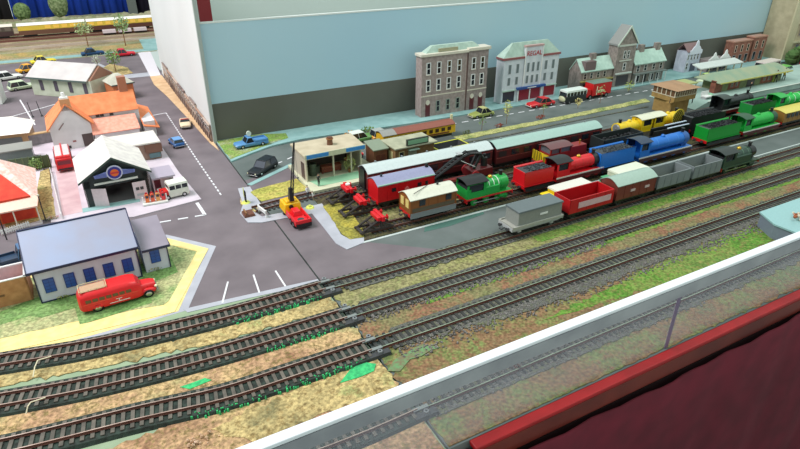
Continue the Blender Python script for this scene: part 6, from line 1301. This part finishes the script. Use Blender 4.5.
b = MB(); b.add([(-.2, -.6, 2.4), (2.9, -.6, 1.6), (2.5, 9.6, 3.4), (-.2, 9.6, 4.6), (-.2, -.6, 2.6), (2.9, -.6, 1.8), (2.5, 9.6, 3.6), (-.2, 9.6, 4.8)], [(0, 3, 2, 1), (4, 5, 6, 7), (0, 1, 5, 4), (1, 2, 6, 5), (2, 3, 7, 6), (3, 0, 4, 7)], orf); b.build('roof', t, smooth=False)
t = thing('garden_wall', 'grey stone garden wall with tan top left of the cottage', 'wall', (-13.6, 132.0, .1), math.radians(5))
b = MB(); b.box(0, 5.2, 0, .8, 0, 2.2, M('grey_stone', (150, 144, 146), .85, c2=(128, 122, 124), scale=1)); b.build('wall_body', t, smooth=False)
b = MB(); b.box(-.1, 5.3, -.1, .9, 2.2, 2.4, plas((206, 170, 120))); b.build('coping', t, smooth=False)
# long shed
t = thing('long_shed', 'long low shed with pale grey pitched roof behind the cottage', 'building', (-12.4, 175.4, .1), math.radians(-43)); t.scale = (1.1, .8, 1)
b = MB(); b.box(0, 16.6, 0, 11, 0, 4.6, M('pale_shed_wall', (200, 206, 186), .85, c2=(180, 188, 164), scale=.5)); b.ext([(0, 4.6), (5.5, 7.4), (11, 4.6)], .05, 16.55, plas((150, 110, 90)), 'x'); b.build('walls', t, smooth=False)
b = MB(); b.ext([(-.7, 4.4), (5.5, 7.6), (11.7, 4.4), (11.7, 4.7), (5.5, 7.9), (-.7, 4.7)], -.6, 16.0, M('pale_grey_roof', (204, 200, 196), .8, c2=(190, 186, 184), scale=.3), 'x'); b.build('roof', t, smooth=False)
b = MB(); b.box(-.6, 16, -.85, -.7, 4.3, 4.7, plas((92, 110, 104))); b.build('gutter', t, smooth=False)
for k in range(4): b = MB(); b.box(2.4+k*4, 3.4+k*4, -.08, 0, 1.4, 4.0, plas((92, 84, 96))); b.build('window', t, smooth=False)
t = thing('shed_extension', 'hip-roofed brick extension on the right end of the long shed', 'building', (5.6, 158.8, .1), math.radians(14)); t.scale = (.7, .75, 1)
b = MB(); b.box(0, 7, 0, 8.4, 0, 4.0, plas((206, 120, 76))); b.build('walls', t, smooth=False)
b = MB(); hip(b, 0, 7, 0, 8.4, 4.0, 6.0, 2.6, 3.2, M('pale_green_grey_roof', (196, 196, 180), .8, c2=(176, 178, 162), scale=.3), .5); b.build('roof', t, smooth=False)
b = MB(); b.box(1.0, 2.6, -.08, 0, 0, 2.8, plas((70, 66, 80))); b.build('door', t, smooth=False)
b = MB(); b.box(-.5, 7.5, -.65, -.5, 3.8, 4.1, plas((80, 92, 84))); b.build('gutter', t, smooth=False)
# white roofed bungalow far left
t = thing('white_roofed_bungalow', 'small building with bright white hipped roof at the left edge', 'building', (-21.5, 132.5, .22), math.radians(-6))
b = MB(); b.box(0, 9.0, 0, 7.6, 0, 3.0, plas((190, 150, 110))); b.build('walls', t, smooth=False)
b = MB(); hip(b, 0, 9.0, 0, 7.6, 3.0, 5.2, 2.6, 3.0, M('bright_white_roof', (244, 242, 232), .8, c2=(234, 230, 220), scale=.3), .6); b.build('roof', t, smooth=False)
b = MB(); b.box(1, 8, -.1, 0, .3, 2.2, plas((120, 120, 120))); b.build('window_band', t, smooth=False)
t = thing('white_kiosk', 'white box kiosk with a lilac window cut off by the left edge', 'kiosk', (-25.5, 170, .1), math.radians(-8))
b = MB(); b.box(0, 6.4, 0, 5, 0, 5.4, plas((228, 232, 226))); b.build('body', t, smooth=False)
b = MB(); b.box(2.6, 5.4, -.08, 0, 2.4, 4.2, plas((140, 130, 190))); b.build('window', t, smooth=False)
# grey-green low shelter with clutter
t = thing('yard_shelter', 'dark grey-green sheltered wall at the left behind the red-roofed house', 'shelter', (-17.6, 121.8, .22), math.radians(2))
b = MB(); b.box(0, 6.0, 0, 4.0, 0, 2.6, plas((110, 120, 118))); b.build('walls', t, smooth=False)
b = MB(); b.box(-.2, 6.2, -.3, 4.2, 2.6, 2.8, plas((140, 140, 134))); b.build('roof', t, smooth=False)
t = thing('green_fence', 'dark green fence in front of the tan grass strip', 'fence', (-15.2, 117.8, .22), math.radians(-4))
b = MB(); b.box(0, 6.3, 0, .2, 0, 2.4, plas((74, 92, 62))); b.build('fence_panel', t, smooth=False)
b = MB()
for k in range(7): b.box(k*1.0, k*1.0+.15, -.1, .0, 0, 2.6, plas((96, 112, 74)))
b.build('fence_posts', t, smooth=False)
q = thing('shrub', 'tangled green shrub growing over the dark green fence', 'shrub', (-11.2, 117.0, .22)); b = MB(); leafcloud(b, (0, 0, 1.2), (1.2, .6, 1.3), 160, plas((130, 160, 90)), .2); b.build('leaves', q, smooth=False)
b = MB(); b.cyl((0, 0, 0), (0, 0, 1.2), .1, .06, wood, 5); b.build('stem', q)
for i, (qx, qy, lab) in enumerate(((-16.3, 119.6, 'pale heap of clutter against the grey-green shelter'), (-12.4, 121.6, 'white and grey clutter at the right end of the grey-green shelter'))):
    q = thing('scrap_heap', lab, 'scrap heap', (qx, qy, .22)); b = MB()
    for k in range(14): b.T = Matrix.Translation((random.uniform(-1.6, 1.6), random.uniform(-.5, .5), random.uniform(.1, .7))) @ Matrix.Rotation(random.random()*3, 4, 'Z'); s_ = random.uniform(.2, .5); b.box(-s_, s_, -s_*.6, s_*.6, -.15, .25, plas(random.choice([(226, 224, 206), (180, 200, 160), (170, 170, 180)])))
    b.T = None; b.build('scrap_pieces', q, smooth=False)
# red roofed house
t = thing('red_roofed_house', 'house with pale mottled roof, red gable and tan veranda at the left edge', 'house', (-21.8, 93.6, .22), math.radians(2))
pmr = M('pale_mottled_roof', (240, 214, 206), .85, c2=(224, 176, 160), scale=2, detail=6); rdm = M('red_tile', (222, 76, 52), .8, c2=(204, 60, 44), scale=.8); och = M('ochre_wall', (216, 150, 80), .85, c2=(226, 90, 50), scale=.35)
b = MB(); b.box(0, 11.0, 1.6, 13.6, 0, 3.4, och); b.build('walls', t, smooth=False)
b = MB(); b.add([(-.6, .8, 3.4), (11.7, .8, 3.4), (11.7, 14.4, 3.4), (-.6, 14.4, 3.4), (3.4, 7.4, 7.6), (7.4, 9.6, 7.6), (3.4, 9.6, 7.6)], [(1, 2, 5), (2, 3, 6, 5), (3, 0, 4, 6), (4, 5, 6), (0, 3, 2, 1)], pmr); b.add([(-.6, .8, 3.4), (11.7, .8, 3.4), (7.4, 9.6, 7.6), (3.4, 7.4, 7.6)], [(0, 1, 2, 3)], pmr); b.build('roof', t, smooth=False)
b = MB(); b.add([(1.0, 1.0, 3.9), (10.8, 1.2, 3.9), (6.9, 6.6, 7.0), (1.0, 1.0, 3.6), (10.8, 1.2, 3.6), (6.9, 6.9, 6.4)], [(0, 1, 2), (3, 4, 5), (0, 1, 4, 3), (1, 2, 5, 4), (2, 0, 3, 5)], rdm); b.build('red_gable', t, smooth=False, label='bright red gable roof')
b = MB(); b.add([(-.8, -.6, 2.6), (11.4, -.6, 2.6), (11.8, 1.4, 3.5), (-.8, 1.4, 3.5), (-.8, -.6, 2.8), (11.4, -.6, 2.8), (11.8, 1.4, 3.7), (-.8, 1.4, 3.7)], [(0, 3, 2, 1), (4, 5, 6, 7), (0, 1, 5, 4), (1, 2, 6, 5), (2, 3, 7, 6), (3, 0, 4, 7)], plas((236, 196, 176))); b.build('veranda_roof', t, smooth=False)
for x in (5.9, 8.2, 11.2): b = MB(); b.cyl((x, -.4, 0), (x, -.4, 2.6), .1, .1, plas((230, 220, 200)), 6); b.build('veranda_post', t)
b = MB(); b.box(6.4, 10.8, 1.5, 1.6, .2, 2.8, rdm); b.build('red_wall_panel', t, smooth=False)
b = MB(); b.box(11.0, 11.08, 3, 5, .6, 2.6, plas((180, 190, 96))); b.build('side_window', t, smooth=False)
def post(label, p, h):
    q = thing('lamp_post', label, 'lamp post', (p[0], p[1], .2)); b = MB(); b.cyl((0, 0, 0), (0, 0, h), .1, .07, plas((34, 36, 40)), 6); b.build('pole', q); b = MB(); b.ball((0, 0, h+.1), .2, plas((220, 214, 190)), 0, 8, 6); b.build('lamp_head', q)
post('black lamp post in front of the left end of the veranda', G(7, 240, .2), 4.4); post('black lamp post at the veranda corner', G(46, 221, .2), 4.2); post('black lamp post just behind the veranda corner', G(41, 205, .2), 3.2)
t = thing('front_fence', 'white and black picket fence in front of the red-roofed house', 'fence', (-15.6, 91.8, .2), math.radians(19)); b = MB(); b.box(0, 3.8, 0, .12, .5, .65, white); b.box(0, 3.8, 0, .12, .15, .25, white)
for k in range(13): b.box(k*.3, k*.3+.12, -.05, 0, 0, .9, white)
b.build('pickets', t, smooth=False)
t = thing('flower_border', 'small red and white flower border where the grass strip meets the road', 'flowers', (*G(53, 219, .2), .22)); b = MB(); leafcloud(b, (0, 0, .25), (.9, .3, .25), 60, plas((230, 200, 190)), .12); leafcloud(b, (0, 0, .3), (.8, .3, .2), 18, red, .1); b.build('blossoms', t, smooth=False)
b = MB(); leafcloud(b, (0, 0, .12), (.9, .3, .1), 40, lf2, .12); b.build('leaves', t, smooth=False)
t = thing('white_post_fence', 'thin white fence between the tan grass and the pink paving', 'fence', (0, 0, .2)); b = MB(); fa = Vector((*G(51, 172, .2), 0)); fb = Vector((*G(62, 219, .2), 0))
for k in range(14): p = fa.lerp(fb, k/13); b.cyl((p.x, p.y, 0), (p.x, p.y, .9), .06, .06, white, 5)
for z in (.4, .8): b.cyl((fa.x, fa.y, z), (fb.x, fb.y, z), .06, .06, white, 5)
b.build('posts_and_rails', t, smooth=False)
for lab, p in (('thin black pole standing in the back yard, left one', (33, 117)), ('thin black pole standing in the back yard, right one', (42, 116))):
    q = thing('yard_pole', lab, 'pole', (*G(*p, .1), .03)); b = MB(); b.cyl((0, 0, 0), (-.3, 0, 3.6), .1, .08, dgrey, 6); b.build('pole', q); b = MB(); b.cyl((0, 0, 0), (0, 0, .3), .3, .2, dgrey, 8); b.build('foot', q)
# far railway
eb = thing('railway_embankment', 'brown-grey embankment carrying the far railway', 'embankment', (0, 0, .1))
b = MB(); b.ext([(238, 0), (254, .35), (292, .35), (292, 0)], -75, 60, ground_mat('embankment', [(150, 130, 106), (176, 158, 130), (140, 132, 100), (160, 140, 116)], .08), 'x'); b.build('bank', eb, smooth=False)
b = MB(); b.box(-75, 60, 243, 243.6, .1, .8, plas((196, 180, 166))); b.box(-75, 60, 249.5, 250.1, .2, 1.0, plas((170, 148, 130))); b.build('retaining_edge', eb, smooth=False)
b = MB()
for y_ in (258, 260.2, 264.4, 266.6, 272, 274.2): b.box(-75, 60, y_-.1, y_+.1, .35, .8, railw)
b.build('rails', eb, smooth=False)
def pull(label, x, L, c1=(222, 190, 70), roofc=(250, 246, 236), lowc=(96, 60, 50), wins=(255, 205, 90), first=0):
    t = thing('pullman_coach', label, 'coach', (x, 265.5, .8), math.radians(1.2)); t.scale = (1, 1, .84); H = 4.4; W = 3.8
    b = MB(); b.box(0, L, -W/2, W/2, 1.0, 2.9, plas(lowc)); b.build('lower_body', t, smooth=False, label='brown lower body')
    b = MB(); b.box(0, L, -W/2, W/2, 2.9, 1.0+H-.4, plas(c1)); b.ext([(-W/2, 1.0+H-.4)]+[(u, 1.0+H-.4+v) for u, v in arc(W/2, 0, .7)][1:-1]+[(W/2, 1.0+H-.4)], 0, L, plas(lowc), 'x'); b.build('upper_body', t, smooth=False, label='yellow upper body')
    rr = [(u, 1.0+H-.4+v) for u, v in arc(W/2+.1, 0, .85)]+[(u, .9+H-.4+v) for u, v in reversed(arc(W/2+.1, 0, .85))]
    b = MB(); b.ext(rr, -.2, L+.2, plas(roofc), 'x'); b.build('roof', t, label='bright white roof')
    n = 8
    for k in range(first, n):
        xx = L*(k+.5)/n; b = MB(); b.box(xx-.95, xx+.95, -W/2-.08, -W/2, 3.2, 4.6, plas(wins)); b.build('window', t, smooth=False)
    for xx in (L*.16, L*.84):
        b = MB(); b.box(xx-2.2, xx+2.2, -1.4, 1.4, .2, .9, black); b.build('bogie_frame', t)
        for dx in (-1.4, 1.4):
            for s in (-1, 1): b = MB(); b.cyl((0, -.15, 0), (0, .15, 0), .55, .55, dgrey, 10); b.build('wheel', t, (xx+dx, s*1.1, .55))
    return t
pull('far cream-roofed coach with a brown end and yellow windows', -17.8, 22.4, lowc=(110, 76, 60), first=3)
pull('far yellow and brown coach with white roof, nearest the white side board', 5.4, 24.0)
pull('dark far coach cut off by the left edge', -43.5, 24, c1=(84, 74, 66), roofc=(236, 226, 210), lowc=(70, 50, 50), wins=(110, 100, 90))
for k, lab in enumerate(('leftmost pale low wagon on the nearest far track', 'middle one of three pale low wagons on the nearest far track', 'pale low wagon nearest the side board on the nearest far track')):
    t = thing('flat_wagon', lab, 'wagon', (10+k*5.6, 258, .8), 0, 'pale low wagons on the far track')
    b = MB(); b.box(0, 4.6, -1.4, 1.4, .5, 1.5, plas((214, 200, 206))); b.build('wagon_body', t, smooth=False)
    b = MB(); b.box(.1, 4.5, -1, 1, 0, .5, black); b.build('underframe', t, smooth=False)
# hill strip + drapes behind
b = MB(); 
for k in range(40): b.ball((-70+k*3.4, 294.5+random.uniform(-.6, .6), .9), (3.2, 1.2, random.uniform(1.8, 2.8)), M('far_scenery', (172, 164, 140), .9, c2=(130, 140, 100), scale=.4), .1, 8, 6)
tag(b.build('undergrowth', smooth=False), 'bushy scenery strip behind the far coaches', 'undergrowth', kind='stuff')
def drape(label, x0, x1, m, y=322):
    b = MB(); n = int((x1-x0)/1.0); vs = []; fs = []
    for i in range(n+1):
        x = x0+(x1-x0)*i/n; yy_ = y+.7*math.sin(x*.9)+.4*math.sin(x*2.1+1)
        vs += [(x, yy_, -4), (x, yy_, 44)]
    for i in range(n): fs.append((2*i, 2*i+1, 2*i+3, 2*i+2))
    b.add(vs, fs, m); o = b.build('curtain'); so = o.modifiers.new('s', 'SOLIDIFY'); so.thickness = .004; return tag(o, label, 'curtain')
drape('blue cloth curtain behind the far railway', -22, 28, M('blue_cloth', (28, 74, 196), .8, c2=(20, 58, 168), scale=.05), 322)
drape('black curtain behind the far railway at the upper left', -75, -22.2, M('black_cloth', (34, 30, 36), .85), 322.5)
drape('dark purple-black curtain between the blue cloth and the side board', 28.2, 90, M('dark_purple_cloth', (44, 36, 56), .85), 322.5)
b = MB(); b.box(25.5, 29.5, 318, 319, -3, 60, plas((110, 116, 110))); tag(b.build('screen_post', smooth=False), 'grey-green upright post against the curtains', 'post')

# stray wires and a debris clump by the left curves
for lab, a, c in (('thin pale wire crossing the upper left curve at the left edge', (38, 361), (33, 377)), ('thin pale wire crossing the middle left curve at the left edge', (31, 403), (26, 414))):
    t = thing('stray_wire', lab, 'wire', (*G(*a, .9), .9)); p0 = Vector((*G(*a, .9), .9)); p1 = Vector((*G(*c, .5), .5)); d = p1-p0
    b = MB(); b.cyl((1.2, .1, .05), (0, 0, .1), .06, .06, cream, 6); b.cyl((0, 0, .1), d*.5+Vector((0, 0, .25)), .06, .06, cream, 6); b.cyl(d*.5+Vector((0, 0, .25)), d, .06, .06, cream, 6); b.build('wire', t)
t = thing('debris_clump', 'tan clump of scatter debris beside the white rail at the bottom', 'debris', (*G(200, 441, .1), .1)); b = MB()
for k in range(26): b.ball((random.gauss(0, .7), random.gauss(0, .4), random.uniform(0, .3)), random.uniform(.08, .2), plas((206, 172, 140)), .3, 5, 4)
b.build('clump', t, smooth=False)
# ------------------------------------------------------------------ light
w = bpy.data.worlds.new('hall'); bpy.context.scene.world = w; w.use_nodes = True
bg = w.node_tree.nodes['Background']; bg.inputs['Color'].default_value = (.84, 1.0, .95, 1); bg.inputs['Strength'].default_value = .72
def lamp(name, loc, size, power, col, rot=(0, 0, 0), sy=None):
    ld = bpy.data.lights.new(name, 'AREA'); ld.shape = 'RECTANGLE'; ld.size = size; ld.size_y = sy or size; ld.energy = power; ld.color = col
    o = bpy.data.objects.new(name, ld); C.objects.link(o); o.location = loc; o.rotation_euler = rot
lamp('ceiling_lamp', (-1.0, 1.3, 2.0), 1.0, 60, (1, .93, .97), (0, -.35, 0), .9)
lamp('ceiling_lamp', (1.6, .2, 2.3), 1.4, 20, (.93, 1, .97), (.3, .2, 0), .5)
v = bpy.context.scene.view_settings; v.view_transform = 'Standard'; v.look = 'None'; v.exposure = 0.0; v.gamma = 1
